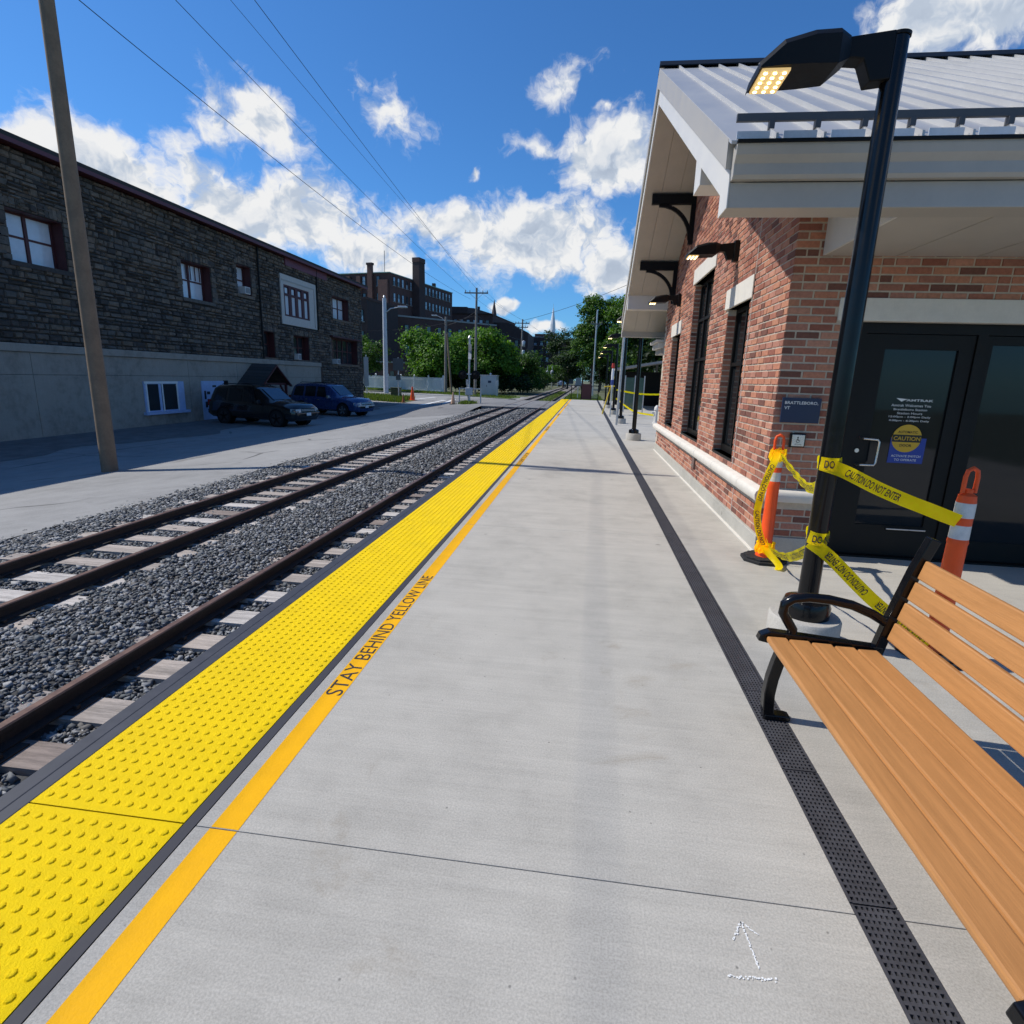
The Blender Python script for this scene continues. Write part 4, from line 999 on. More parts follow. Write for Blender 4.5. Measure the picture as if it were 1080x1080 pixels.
# roof edge
part(MB().box(SX - 14, SX + .42, Y0 - .3, Y1 + .35, ZT + .12, ZT + .24), 'roof', m_shing, SB)
part(MB().box(SX + .36, SX + .42, Y0 - .3, Y1 + .35, ZT + .0, ZT + .12), 'fascia', m_plum, SB)
part(MB().box(SX - .1, SX + .35, Y0 - .3, Y1 + .3, ZT + .03, ZT + .115), 'eave_soffit', m_maroon, SB)
part(MB().box(SX + .05, SX + .12, sw(26.4, 0)[0], sw(30.7, 0)[0], ZT - .36, ZT + .02), 'plum_board', M('plum_board_paint', (.16, .05, .075), .6, var=.12), SB)
part(MB().box(SX - 3.2, SX - 2.2, 33.5, 35.0, ZT + .24, ZT + .85), 'chimney', m_mill3, SB)
part(MB().tube([(SX + .12, 27.65, ZB + .05), (SX + .12, 27.65, ZT)], .045, 8), 'downpipe', m_blkm, SB)
part(MB().tube([(SX + .10, low_y - .05, 4.0), (SX + .10, low_y - .05, ZT)], .04, 8), 'downpipe', m_blkm, SB)
# pale blue boarded window and door in the concrete storey
bwn = rect(16.9, 18.75, .09, 1.07); X = SX + .10
wb = part(MB().box(X + .001, X + .05, bwn[0], bwn[1], bwn[2], bwn[3]), 'boarded_window', m_ltblue, SB)
part(MB().box(X - .02, X + .14, bwn[0] - .1, bwn[1] + .15, bwn[2] - .10, bwn[2] - .002), 'window_sill', m_ltblue, wb)
for y in np.linspace(bwn[0] + .06, bwn[1] - .45, 3): part(MB().box(X + .051, X + .075, y, y + .06, bwn[2], bwn[3] - .08), 'casing', m_white, wb)
part(MB().box(X + .051, X + .075, bwn[0], bwn[1] - .36, bwn[3] - .079, bwn[3]), 'casing', m_white, wb)
for y0_, y1_ in ((bwn[0] + .14, bwn[0] + .70), (bwn[0] + .85, bwn[1] - .46)): part(MB().box(X + .051, X + .058, y0_, y1_, bwn[2] + .05, bwn[3] - .1), 'pane', m_sash, wb)
dd = rect(19.72, 21.05, .0, 1.08)
db = part(MB().box(X + .001, X + .04, dd[0], dd[1], -.62, dd[3]), 'boarded_door', m_ltblue, SB)
for y, z_, w_, hh in ((dd[0] + .12, .25, .12, .35), (dd[0] + .3, .45, .2, .12), (dd[0] + .7, .75, .25, .08), (dd[0] + 1.1, .7, .18, .1), (dd[0] + .15, -.1, .15, .25)):
    part(MB().box(X + .041, X + .046, y, y + w_, z_, z_ + hh), 'paint_mark', m_sash, db)
part(MB().box(X + .001, X + .05, dd[1] + .003, dd[1] + .30, -.62, dd[3] + .02), 'door_jamb', m_blkm, SB)
# gabled porch hood over the side door
ry_, rz_, ez = 26.55, 1.80, .82; X0, X1 = SX + .11, -15.0
for s_ in (-1, 1):
    d = Vector((0, s_ * 1.36, ez - rz_)); slope = d.length; d.normalize(); nrm = Vector((0, -d.z * s_, d.y * s_))
    for k in range(7):
        a = Vector((0, ry_, rz_)) + d * (slope * k / 7); b = Vector((0, ry_, rz_)) + d * (slope * (k + 1.25) / 7)
        mbs = MB(); vs = []
        for x in (X0, X1 + .06):
            vs += [(x, a.y, a.z + .035), (x, b.y, b.z + .055), (x, b.y, b.z + .035), (x, a.y, a.z + .015)]
        mbs.add(vs, [(0, 1, 2, 3), (4, 7, 6, 5), (0, 4, 5, 1), (1, 5, 6, 2), (2, 6, 7, 3), (3, 7, 4, 0)]); part(mbs, 'shingle_course', m_shing, SB)
    part(MB().bar((X1 + .03, ry_, rz_ - .03), (X1 + .03, ry_ + s_ * 1.36, ez - .03), .06, .14, (1, 0, 0)), 'barge_board', m_maroon, SB)
    part(MB().bar((X1 - .12, ry_ + s_ * 1.12, -.62), (X1 - .12, ry_ + s_ * 1.12, .95), .10, .10), 'porch_post', m_maroon, SB)
    part(MB().bar((X1 - .12, ry_ + s_ * 1.10, .25), (X1 - .12, ry_ + s_ * .6, .82), .07, .07), 'brace', m_maroon, SB)
part(MB().box(X1 - .17, X1 - .07, ry_ - 1.2, ry_ + 1.2, .86, .95), 'tie_beam', m_maroon, SB)
part(MB().box(X - .0, X + .04, ry_ - .5, ry_ + .5, -.62, 1.1), 'door', m_maroon, SB)
# window air conditioners
for (y, z_, w_, lab) in ((wins['b'][0] + .42, wins['b'][2] + .16, .42, 'air conditioner in the upper stone wall window'), (wins['g2'][0] + .18, wins['g2'][2] + .14, .34, 'air conditioner in the lower window left of the porch end'), (wins['r2'][0] + .50, wins['r2'][2] + .12, .50, 'air conditioner in the wide maroon window at the building corner')):
    t = thing('air_conditioner', lab, 'air conditioner', ((SX + .05) * 1.15, y * 1.15, 1.55 + (z_ - 1.55) * 1.15), group='window air conditioners'); t.scale = (1.15,) * 3
    MB().box(-.2, .22, -w_ / 2, w_ / 2, -.14, .18).build('casing', m_acw, t, bevel=.01)
    MB().box(.221, .226, -w_ / 2 + .04, w_ / 2 - .04, -.10, .14).build('grille', M('ac_grille', (.22, .22, .22), .6, var=.2, vscale=60), t)
SB.location = (-18.745, 34.5, -.98); SB.scale = (1.15, 1.15, 1.15)
# small lamp fixture and vertical sign at the far corner
vs_ = thing('banner_sign', 'narrow pale vertical sign on a post at the stone building corner', 'sign', (-20.3, 51.8, -.6))
MB().tube([(0, 0, 0), (0, 0, 3.8)], .05, 8).build('post', m_galv, vs_)
MB().box(-.22, .22, -.06, -.03, 1.0, 3.6).build('panel', M('pale_sign_panel', (.50, .55, .60), .5, var=.12, vscale=3), vs_)

# ================================================================ CARS
def car(label, loc, rz, paint, L=4.9, Wd=1.94, H=1.78, hood=1.08, chrome=False, rail=True):
    t = thing('parked_car', label, 'car', loc, rz, group='cars parked by the stone building')
    w = Wd / 2
    # stations: x/L, bottom, belt, roof z, roof half width, body half width
    S = [(-.500, .42, .93, .97, .70, .80), (-.492, .33, .98, 1.06, .72, .88), (-.470, .30, 1.02, H - .34, .68, .92), (-.435, .30, 1.03, H - .10, .68, .95), (-.39, .30, 1.03, H - .02, .70, .965),
         (-.25, .30, 1.02, H + .01, .72, 1.0), (-.10, .29, 1.01, H + .015, .72, 1.0), (.02, .29, 1.0, H - .01, .715, 1.0), (.085, .29, 1.0, H - .075, .70, 1.0), (.235, .29, 1.0, hood + .03, .74, .995),
         (.27, .29, .99, hood, .76, .99), (.38, .28, .95, hood - .03, .76, .975), (.455, .28, .90, hood - .085, .72, .93), (.487, .30, .82, hood - .18, .66, .86), (.500, .36, .70, hood - .36, .60, .78)]
    vs = []; ring = 14
    for xs_, zb, zk, zr, rw, bw in S:
        x = xs_ * L; bw *= w; rw *= w
        half = [(bw * .82, zb), (bw * .98, zb + .10), (bw, zb + .30), (bw * .985, zk - .06), (bw * .955, zk), (rw, zr - .07 if zr > zk + .2 else zk + (zr - zk) * .6), (rw * .80, zr)]
        vs += [(x, -a, b) for a, b in half] + [(x, a, b) for a, b in half[::-1]]
    fs = [(i * ring + k, i * ring + (k + 1) % ring, (i + 1) * ring + (k + 1) % ring, (i + 1) * ring + k) for i in range(len(S) - 1) for k in range(ring)] + [tuple(range(ring)), tuple(range((len(S) - 1) * ring, len(S) * ring))]
    body = MB().add(vs, fs).build('body', paint, t, smooth=True)
    mg = m_glass
    def at(xf):
        for p, q in zip(S[:-1], S[1:]):
            if p[0] <= xf <= q[0]: f = (xf - p[0]) / (q[0] - p[0]); return [a + (b - a) * f for a, b in zip(p, q)]
    def side(x0, x1, s, t0=.10, t1=.90, sl0=0, sl1=0):
        vs = []; n = 6
        for k in range(n + 1):
            for tv in (t0, t1):
                xf = x0 + (x1 - x0) * k / n; xf += (sl0 * (1 - k / n) + sl1 * k / n) * (tv - t0)
                _, zb, zk, zr, rw, bw = at(xf); y0_, z0_ = bw * w * .955, zk; y1_, z1_ = rw * w, zr - .07
                vs.append((xf * L, s * (y0_ + (y1_ - y0_) * tv + .012), z0_ + (z1_ - z0_) * tv + .004))
        return MB().add(vs, [(2 * k, 2 * k + 1, 2 * k + 3, 2 * k + 2) for k in range(n)])
    for s in (-1, 1):
        for x0, x1, a_, b_ in ((-.425, -.275, .03, 0), (-.245, -.095, 0, 0), (-.072, .075, 0, -.06)):
            side(x0, x1, s, .10, .86, a_, b_).build('window', mg, t)
        for xd in (-.26, -.083, .155):        # door seams and handles
            MB().box(xd * L - .004, xd * L + .004, s * w - .001, s * w + .004, .50, .95).build('door_seam', m_blkm, body)
        for xd in (-.235, -.06): MB().box(xd * L, xd * L + .16, s * w - .012, s * w + .012, .90, .93).build('door_handle', m_steel if chrome else m_blkm, t)
        m_ = MB().tube([(.13 * L, s * (w - .05), 1.06), (.125 * L, s * (w + .10), 1.10)], .02, 6); m_.box(.105 * L, .135 * L, s * (w + .10) - .09, s * (w + .10) + .09, 1.03, 1.18); m_.build('mirror', m_steel if chrome else paint, t, bevel=.02)
        hl = MB(); hl.add([(.452 * L, s * w * .93, .68), (.452 * L, s * w * .945, .83), (.492 * L, s * w * .80, .83), (.495 * L, s * w * .80, .68), (.506 * L, s * w * .52, .70), (.500 * L, s * w * .52, .84)], [(0, 1, 2, 3), (3, 2, 5, 4)]); hl.build('headlight', M('headlamp_lens', (.45, .46, .47), .15, var=.2, vscale=20, spec=.8), t)
        tl = MB().box(-.502 * L, -.47 * L, s * w * .85 - .03, s * w * .85 + .03, .80, 1.10); tl.build('tail_light', M('tail_lens', (.20, .012, .01), .2, var=0), t, bevel=.01)
        if rail: MB().tube([(-.36 * L, s * w * .60, H + .01), (-.33 * L, s * w * .60, H + .06), (-.02 * L, s * w * .60, H + .055), (.0, s * w * .60, H)], .016, 6).build('roof_rail', m_blkm, t)
        for xw in (-.295, .305):
            c = xw * L
            MB().cyl((c, s * (w - .30), .40), (c, s * (w + .006), .40), .425, n=28).build('wheel_arch', m_blkm, t)
            wh = MB(); wh.tube([(c, s * (w - .24), .37), (c, s * (w - .22), .37), (c, s * (w - .02), .37), (c, s * (w + .016), .37)], [.34, .37, .37, .345], 28).build('wheel', M('tyre_rubber', (.012, .012, .012), .8), t, smooth=True)
            wobj = t.children[-1] if False else None
            rm = MB(); rm.cyl((c, s * (w + .010), .37), (c, s * (w + .018), .37), .245, n=24)
            rmo = rm.build('wheel_rim', M('rim_recess', (.03, .03, .032), .4), t)
            sp_ = MB(); sp_.cyl((c, s * (w + .019), .37), (c, s * (w + .030), .37), .06, n=12)
            for k in range(5):
                a = R(72 * k + 20); sp_.bar((c, s * (w + .024), .37), (c + .235 * math.cos(a), s * (w + .024), .37 + .235 * math.sin(a)), .012, .075, (-math.sin(a), 0, math.cos(a)))
            sp_.build('wheel_spokes', m_steel if chrome else m_blkm, t)
    def front(x0, x1, z0, z1, hw, name, mat, th=.012):
        MB().add([(x0 * L, -hw, z0), (x0 * L, hw, z0), (x1 * L, hw, z1), (x1 * L, -hw, z1), (x0 * L + th, -hw, z0), (x0 * L + th, hw, z0), (x1 * L + th, hw, z1), (x1 * L + th, -hw, z1)], [(0, 1, 2, 3), (4, 7, 6, 5), (0, 4, 5, 1), (1, 5, 6, 2), (2, 6, 7, 3), (3, 7, 4, 0)]).build(name, mat, t)
    # windscreen follows the loft between the two stations
    p, q = S[8], S[9]
    f0, f1 = .06, .93; vs = []
    for f in (f0, f1):
        xf = p[0] + (q[0] - p[0]) * f; zr = p[3] + (q[3] - p[3]) * f; rw = (p[4] + (q[4] - p[4]) * f) * w * .84
        vs += [(xf * L + .006, -rw, zr + .012), (xf * L + .006, rw, zr + .012)]
    MB().add(vs, [(0, 1, 3, 2)]).build('windscreen', M('windscreen_glass', (.03, .05, .08), .02, var=0, spec=1.0), t)
    front(.500, .497, .50, .66, w * .62, 'lower_grille', m_blkm); front(.500, .492, .70, .86, w * .50, 'grille', m_blkm)
    for z_ in (.74, .80): front(.505, .504, z_, z_ + .025, w * .5, 'grille_bar', m_steel if chrome else m_trimg)
    MB().box(.485 * L, .508 * L, -w * .84, w * .84, .60, .68).build('bumper', m_steel if chrome else paint, t, bevel=.02)
    MB().box(.508 * L, .512 * L, -.15, .15, .53, .66).build('number_plate', m_white, t)
    MB().box(-.512 * L, -.49 * L, -w * .85, w * .85, .45, .65).build('rear_bumper', paint, t, bevel=.03)
    MB().add([(-.488 * L, -.62 * w, 1.12), (-.488 * L, .62 * w, 1.12), (-.446 * L, .58 * w, H - .22), (-.446 * L, -.58 * w, H - .22)], [(0, 1, 2, 3)]).build('rear_window', mg, t)
    return t
p_blk = M('black_car_paint', (.006, .006, .007), .22, var=0, coat=.8)
p_blu = M('blue_car_paint', (.020, .055, .17), .28, metal=.25, var=0, coat=.9)
car('black sport utility vehicle parked nose out before the gabled porch', (-15.2, 25.65, gz(-15, 25)), R(-11), p_blk, L=5.0, H=1.80, hood=1.13)
car('metallic blue sport utility vehicle with chrome wheels parked beside black one', (-15.3, 33.3, gz(-15, 33)), R(-14), p_blu, L=5.0, H=1.84, hood=1.14, chrome=True)
for (x, y, rz, col, lab) in ((-1.9, 150, 1.5, (.30, .32, .35), 'silver car parked far off beyond the platform end'), (-6.5, 158, 1.5, (.16, .22, .34), 'blue grey car parked far off beside the far brick building'), (-12.4, 128, .6, (.35, .42, .5), 'pale blue car far down the road left of the rails')):
    c = car(lab, (x, y, -.35), rz, M('far_paint_%d' % int(y), col, .3, var=0, coat=.6), L=4.5, Wd=1.8, H=1.5, hood=.98, rail=False)

# ================================================================ TREES
def tree(name, label, loc, h, blobs, leaf, n, mat, cat='tree', group=None, trunk=.18, limbs=5, upright=False):
    """blobs: (x,y,z,rx,ry,rz) ellipsoids relative to loc; leaves lie in shells of small clumps on them"""
    t = thing(name, label, cat, loc, 0, group)
    if trunk:
        tb = MB(); zt = h * .72
        tb.tube([(0, 0, -.2), (.04 * h * .3, 0, h * .22), (-.02 * h, .02 * h, h * .45), (0, 0, zt)], [trunk, trunk * .8, trunk * .55, trunk * .15], 8)
        for k in range(limbs):
            b = blobs[k % len(blobs)]; z0 = h * random.uniform(.2, .5)
            tb.tube([(0, 0, z0), (b[0] * .5, b[1] * .5, z0 + (b[2] - z0) * .6), (b[0], b[1], b[2] + b[5] * .3)], [trunk * .45, trunk * .28, trunk * .08], 6)
        tb.build('trunk', m_bark, t, smooth=True)
    vol = np.array([(b[3] * b[4] * b[5]) ** (2 / 3) for b in blobs]); cnt = (n * vol / vol.sum()).astype(int)
    Vs, Ts = [], []; 
    for b, c in zip(blobs, cnt):
        nc = max(8, c // 26); d = rng.normal(size=(nc, 3)); d /= np.linalg.norm(d, axis=1)[:, None]
        d[:, 2] = np.where(d[:, 2] < -.35, -d[:, 2] * .5, d[:, 2])
        rad = rng.uniform(.62, 1.05, nc) ** .7
        cc = np.array(b[:3]) + d * rad[:, None] * np.array(b[3:])
        cs = rng.uniform(.55, 1.25, nc) * leaf * 2.3; ct = rng.random(nc)
        idx = rng.integers(0, nc, c); q = rng.normal(size=(c, 3)) * .42
        p = cc[idx] + q * cs[idx][:, None] * np.array([1, 1, .75])
        nr = d[idx] * .75 + rng.normal(size=(c, 3)) * .55 + np.array([0, 0, .35]); nr /= np.linalg.norm(nr, axis=1)[:, None]
        a = np.cross(nr, rng.normal(size=(c, 3))); a /= np.linalg.norm(a, axis=1)[:, None] + 1e-9; bb = np.cross(nr, a)
        s = leaf * rng.uniform(.5, 1.1, c)[:, None]
        Vs.append(np.stack([p - a * s * .5, p + bb * s * .36 + nr * s * .08, p + a * s * .6, p - bb * s * .36 + nr * s * .08], 1).reshape(-1, 3))
        Ts.append((ct[idx] * .7 + rng.random(c) * .3) * .98)
    V = np.concatenate(Vs); T = np.concatenate(Ts); F = np.arange(len(V)).reshape(-1, 4)
    o = bpy.data.objects.new('crown', np_mesh('crown', V, F, mat, T)); link(o, t)
    return t
def round_blobs(h, r, n, z0=.35, sq=.85):
    out = [(0, 0, h * .62, r * .8, r * .8, h * .3)]
    for k in range(n):
        a = 2 * math.pi * k / n + random.uniform(-.4, .4); rr = r * random.uniform(.45, .75); z = h * random.uniform(z0, .85); s = r * random.uniform(.32, .52)
        out.append((rr * math.cos(a), rr * math.sin(a), z, s, s, s * sq))
    return out
tree('maple_tree', 'bright green round maple tree behind white fence, left of the two', (-17.4, 68, -.4), 7.2, round_blobs(7.2, 3.9, 13, .22), .36, 26000, lf_bright, trunk=.2)
tree('maple_tree', 'bright green round maple tree right behind the tall utility pole', (-12.2, 71, -.4), 8.0, round_blobs(8.0, 4.0, 13, .22), .36, 24000, lf_bright, trunk=.2)
tree('shrub', 'sunlit green shrub beside the silver signal cabinet', (-10.4, 74, -.4), 4.4, round_blobs(4.4, 2.2, 7), .28, 5000, lf_bright, 'shrub', trunk=.08)
tree('shrub', 'dark green shrub mass between cabinet and rails', (-8.4, 77, -.4), 5.2, round_blobs(5.2, 3.0, 9, .15), .32, 10000, lf_mid, 'shrub', trunk=.08)
tree('shrub', 'low dark shrub thicket behind the signal cabinet', (-11.4, 78, -.4), 5.6, round_blobs(5.6, 3.6, 9, .15), .34, 10000, lf_dark, 'shrub', trunk=.08)
tree('shrub', 'small light green shrub by the far rails', (-9.9, 98, -.4), 5.0, round_blobs(5.0, 1.8, 6, .2), .32, 3000, lf_bright, 'shrub', trunk=.08)
tree('shrub', 'low green bush along the far road', (-9.2, 112, -.4), 3.2, round_blobs(3.2, 3.0, 6, .2), .35, 3000, lf_mid, 'shrub', trunk=.08)
tree('shrub', 'bright leafy shrub at the foot of the far brick building', (-8.0, 140, -.4), 5.5, round_blobs(5.5, 2.2, 6, .2), .4, 2600, lf_bright, 'shrub', trunk=.08)
tree('shrub', 'dark green shrubs just past the stone building corner', (-25.0, 63, -.4), 5.5, round_blobs(5.5, 2.4, 8, .2), .3, 5500, lf_mid, 'shrub', trunk=.1)
tree('shrub', 'slim leafy sapling against the brick mill', (-27.0, 68, -.4), 7.5, round_blobs(7.0, 1.5, 7, .3), .3, 3500, lf_mid, 'shrub', trunk=.08)
tree('poplar_tree', 'tall leafy tree rising past the platform end', (.6, 84, -.4), 14.0, [(0, 0, 7.5, 1.8, 1.8, 5.5), (-1.0, 0, 10.5, 1.2, 1.2, 2.6), (1.7, .4, 10.0, 1.5, 1.5, 3.2), (-1.6, 0, 6.5, 1.2, 1.2, 2.2), (.2, 0, 12.3, .9, .9, 1.6), (1.0, 0, 5.0, 1.8, 1.6, 2.4), (2.4, 0, 7.2, 1.4, 1.4, 2.4), (-1.4, .3, 8.6, 1.0, 1.0, 1.6), (2.6, 0, 11.6, .9, .9, 1.5), (-.8, 0, 4.0, 1.0, 1.0, 1.5)], .34, 16000, lf_pop, trunk=.25)
tree('poplar_tree', 'second tall leafy tree partly hidden by the station eave', (4.6, 80, -.4), 13.0, [(0, 0, 7, 1.9, 1.9, 5), (-1, 0, 10, 1.3, 1.3, 2.5), (1.3, 0, 9.6, 1.5, 1.5, 3), (.2, 0, 11.7, 1, 1, 1.4), (1.5, 0, 5, 1.8, 1.6, 2.6), (-1.7, 0, 5.6, 1.2, 1.2, 2)], .34, 12000, lf_pop, trunk=.25)
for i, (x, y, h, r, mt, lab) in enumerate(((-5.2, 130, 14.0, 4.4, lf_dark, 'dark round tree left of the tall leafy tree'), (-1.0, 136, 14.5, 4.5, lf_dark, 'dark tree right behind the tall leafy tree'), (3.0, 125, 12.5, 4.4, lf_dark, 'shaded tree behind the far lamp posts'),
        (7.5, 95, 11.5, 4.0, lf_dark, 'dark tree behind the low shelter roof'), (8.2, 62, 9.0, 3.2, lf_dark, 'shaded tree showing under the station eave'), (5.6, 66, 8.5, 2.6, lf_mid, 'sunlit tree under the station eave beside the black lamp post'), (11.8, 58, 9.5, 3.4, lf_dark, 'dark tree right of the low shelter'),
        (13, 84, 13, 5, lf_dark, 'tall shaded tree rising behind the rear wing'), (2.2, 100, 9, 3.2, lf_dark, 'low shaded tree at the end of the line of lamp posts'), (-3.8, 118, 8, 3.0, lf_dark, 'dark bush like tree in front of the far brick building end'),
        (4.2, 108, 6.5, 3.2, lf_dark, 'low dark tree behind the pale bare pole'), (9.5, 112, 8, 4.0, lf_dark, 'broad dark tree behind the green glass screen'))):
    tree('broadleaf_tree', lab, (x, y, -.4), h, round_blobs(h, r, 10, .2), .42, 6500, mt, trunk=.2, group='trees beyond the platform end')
for x, y, h, lab in ((9, 150, 16, 'distant tree glimpsed farthest left over the low shelter roof'), (16, 148, 17, 'distant tall tree behind the middle of the low shelter'), (23, 152, 16, 'distant tree at the station wall end of the tree line'), (-13, 240, 12, 'distant tree right behind the far brick building'), (-3, 236, 13, 'distant tree where the rails vanish')):
    tree('broadleaf_tree', lab, (x, y, -.4), h, round_blobs(h, 5.2, 9, .12), .7, 3200, lf_dark, trunk=.2, group='distant trees')
for x, y, h, r, lab in ((-20.5, 71.5, 2.6, 2.6, 'low dark hedge bush under the left maple'), (-16.2, 71.0, 2.4, 2.4, 'low dark hedge bush between the fence end and utility pole'), (-12.8, 68.0, 2.5, 2.2, 'low dark hedge bush right behind the utility pole'), (-9.0, 70.0, 2.4, 2.2, 'low dark hedge bush right of the signal cabinet'), (-7.9, 84.0, 2.6, 2.0, 'low dark hedge bush nearest the far rails'), (-11.5, 88.0, 3.0, 3.0, 'dark hedge bush at the second utility pole foot')):
    tree('hedge_bush', lab, (x, y, -.4), h, [(0, 0, h * .42, r, r * .8, h * .5), (r * .6, -.2, h * .4, r * .5, r * .5, h * .45), (-r * .6, -.2, h * .38, r * .5, r * .5, h * .42)], .3, 4500, lf_dark, 'bush', 'low hedge bushes behind the crossing', trunk=.05)
# grass strips
def grass(name, label, pts, n, h, mat=lf_grass):
    """pts: function returning random ground positions (n,3)"""
    p = pts(n); a = rng.uniform(0, 2 * math.pi, n); hh = h * rng.uniform(.4, 1.2, n); w = .03 * rng.uniform(.6, 1.5, n)
    dx, dy = np.cos(a), np.sin(a); lean = rng.normal(size=(n, 2)) * .3
    V = np.stack([p - np.stack([dx * w, dy * w, 0 * w], 1), p + np.stack([dx * w, dy * w, 0 * w], 1), p + np.stack([lean[:, 0] * hh, lean[:, 1] * hh, hh], 1)], 1).reshape(-1, 3)
    o = bpy.data.objects.new(name, np_mesh(name, V, np.arange(len(V)).reshape(-1, 3), mat, rng.random(n))); link(o); tag(o, label, 'grass', kind='stuff')
def strip(a, b, w0, w1):
    def f(n):
        t = rng.random(n); s = rng.random(n) ** .8; x = a[0] + (b[0] - a[0]) * t; y = a[1] + (b[1] - a[1]) * t + w0 + (w1 - w0) * s
        return np.stack([x, y, np.array([gz(q, r) for q, r in zip(x, y)]) + .0], 1)
    return f
def gpatch(poly, dz=.02):
    mb = MB(); mb.quad(*[(x, y, gz(x, y) + dz) for x, y in poly]); struct(mb, 'grass_verge', m_grass)
gpatch([(-24.5, 49.6), (-18.6, 48.9), (-15.2, 46.9), (-15.0, 49.6), (-17.8, 53.0), (-24.5, 56.0)])
grass('verge_grass', 'long sunlit grass on the verge past the stone building corner', strip((-24.3, 49.8), (-15.6, 47.0), 0, 4.6), 11000, .38)
gpatch([(-30, 70.0), (-16.2, 60.8), (-7.2, 53.5), (-6.4, 56.5), (-7, 62), (-16, 66), (-30, 75)])
grass('verge_grass', 'short dry grass strip in front of the fence and cabinet', strip((-29, 70.3), (-7.0, 54.3), 0, 4.5), 9000, .22)
gpatch([(-2.0, 48.2), (1.6, 48.2), (1.8, 75), (-2.0, 75)], .03)
grass('verge_grass', 'green grass beyond the platform end beside the rails', lambda n: np.stack([rng.uniform(-2.0, 1.6, n), rng.uniform(48, 74, n), np.full(n, -.36)], 1), 7000, .3)
grass('verge_grass', 'weedy grass between the far rails past the crossing', lambda n: np.stack([rng.uniform(-3.9, -2.95, n), rng.uniform(48, 90, n), np.full(n, -.38)], 1), 4500, .2)
grass('verge_grass', 'tuft of grass round the crossing signal foot', lambda n: np.stack([-8.0 + rng.normal(size=n) * .25, 38.9 + rng.normal(size=n) * .4, np.full(n, -.30)], 1), 900, .25)

# ================================================================ MILL AND FAR BUILDINGS
def face_windows(root, A, B, rows, n, w, h, mats, margin=.06, arch=False, skip=None):
    """windows along wall from A to B (x,y); each is a recessed pane with frame proud of the wall"""
    A, B = Vector((*A, 0)), Vector((*B, 0)); d = (B - A); L = d.length; d.normalize(); nrm = Vector((d.y, -d.x, 0))
    for z in rows:
        for i in range(n):
            if skip and skip(i, z): continue
            s = L * (margin + (1 - 2 * margin) * (i + .5) / n); c = A + d * s
            fr = MB(); fr.bar(c + nrm * .02 + Vector((0, 0, z)), c + nrm * .02 + Vector((0, 0, z + h)), w, .10, nrm)
            if arch: fr.tube([c + nrm * -.03 + Vector((0, 0, z + h)), c + nrm * .07 + Vector((0, 0, z + h))], w / 2, 14)
            f = part(fr, 'window', m_blkm, root)
            for z0, z1 in ((z + .08, z + h * .49), (z + h * .52, z + h - .06)):
                part(MB().bar(c + nrm * .075 + Vector((0, 0, z0)), c + nrm * .075 + Vector((0, 0, z1)), w * .74, .02, nrm), 'pane', random.choice(mats), f)
            part(MB().bar(c + nrm * .08 - d * w * .62 + Vector((0, 0, z - .07)), c + nrm * .08 + d * w * .62 + Vector((0, 0, z - .07)), .16, .14), 'sill', m_cope, f)
def block(root, corners, z0, z1, mat, cap=m_cope, capz=.35, name='wall'):
    """vertical walls round the plan polygon plus a coping"""
    part(MB().prism(corners, 2, z0, z1), name, mat, root)
    c = Vector((sum(p[0] for p in corners) / len(corners), sum(p[1] for p in corners) / len(corners)))
    big = [((p[0] - c.x) * 1.012 + c.x, (p[1] - c.y) * 1.012 + c.y) for p in corners]
    part(MB().prism(big, 2, z1, z1 + capz), 'parapet', cap, root)
ML = thing('brick_mill', 'tall dark brick mill with rows of windows and square stack', 'building', (-45, 155, 0))
A, B = (-48.44, 140), (-40.67, 172.6); nL = Vector((-.97, .23)); 
C_, D_ = (B[0] - 22, B[1] + 5.2), (A[0] - 22, A[1] + 5.2)
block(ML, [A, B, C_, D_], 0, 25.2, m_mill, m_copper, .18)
dv = Vector((B[0] - A[0], B[1] - A[1], 0)).normalized(); nv = Vector((dv.y, -dv.x, 0))
face_windows(ML, A, B, (18.9, 22.6), 16, .95, 1.9, [m_pane, m_pane, m_paned], .03, skip=lambda i, z: i in (5, 6))
face_windows(ML, D_, A, (22.3,), 5, 1.0, 2.2, [m_paned, m_pane], .05)
face_windows(ML, D_, A, (18.4,), 5, 1.0, 2.2, [m_paned], .05)
q = Vector((*A, 0)) + dv * 12.2
ch = MB(); ch.add([tuple(q + nv * a + dv * b + Vector((0, 0, z))) for z, s in ((0, 1.0), (29.5, .86)) for a, b in ((.05, -1.7 * s), (2.3 * s, -1.7 * s), (2.3 * s, 1.7 * s), (.05, 1.7 * s))], [(0, 3, 2, 1), (4, 5, 6, 7), (0, 1, 5, 4), (1, 2, 6, 5), (2, 3, 7, 6), (3, 0, 4, 7)])
cs_ = part(ch, 'smokestack', m_mill3, ML)
part(MB().add([tuple(q + nv * a + dv * b + Vector((0, 0, z))) for z in (29.5, 30.6) for a, b in ((.0, -1.55), (2.1, -1.55), (2.1, 1.55), (.0, 1.55))], [(0, 3, 2, 1), (4, 5, 6, 7), (0, 1, 5, 4), (1, 2, 6, 5), (2, 3, 7, 6), (3, 0, 4, 7)]), 'stack_cap', m_mill, cs_)
e_ = Vector((A[0] - D_[0], A[1] - D_[1], 0)).normalized(); e_n = Vector((e_.y, -e_.x, 0))
for s_, w_, z1, mt in ((-5.2, 1.3, 27.0, m_mill2), (-1.6, 2.6, 23.6, m_mill2), (-8.5, 1.1, 24.6, m_mill2), (-11.5, 1.1, 24.6, m_mill2)):
    c0 = Vector((*A, 0)) + e_ * s_
    part(MB().bar(c0 + e_n * .3, c0 + e_n * .3 + Vector((0, 0, z1)), w_, .7, e_n), 'pilaster', mt, ML)
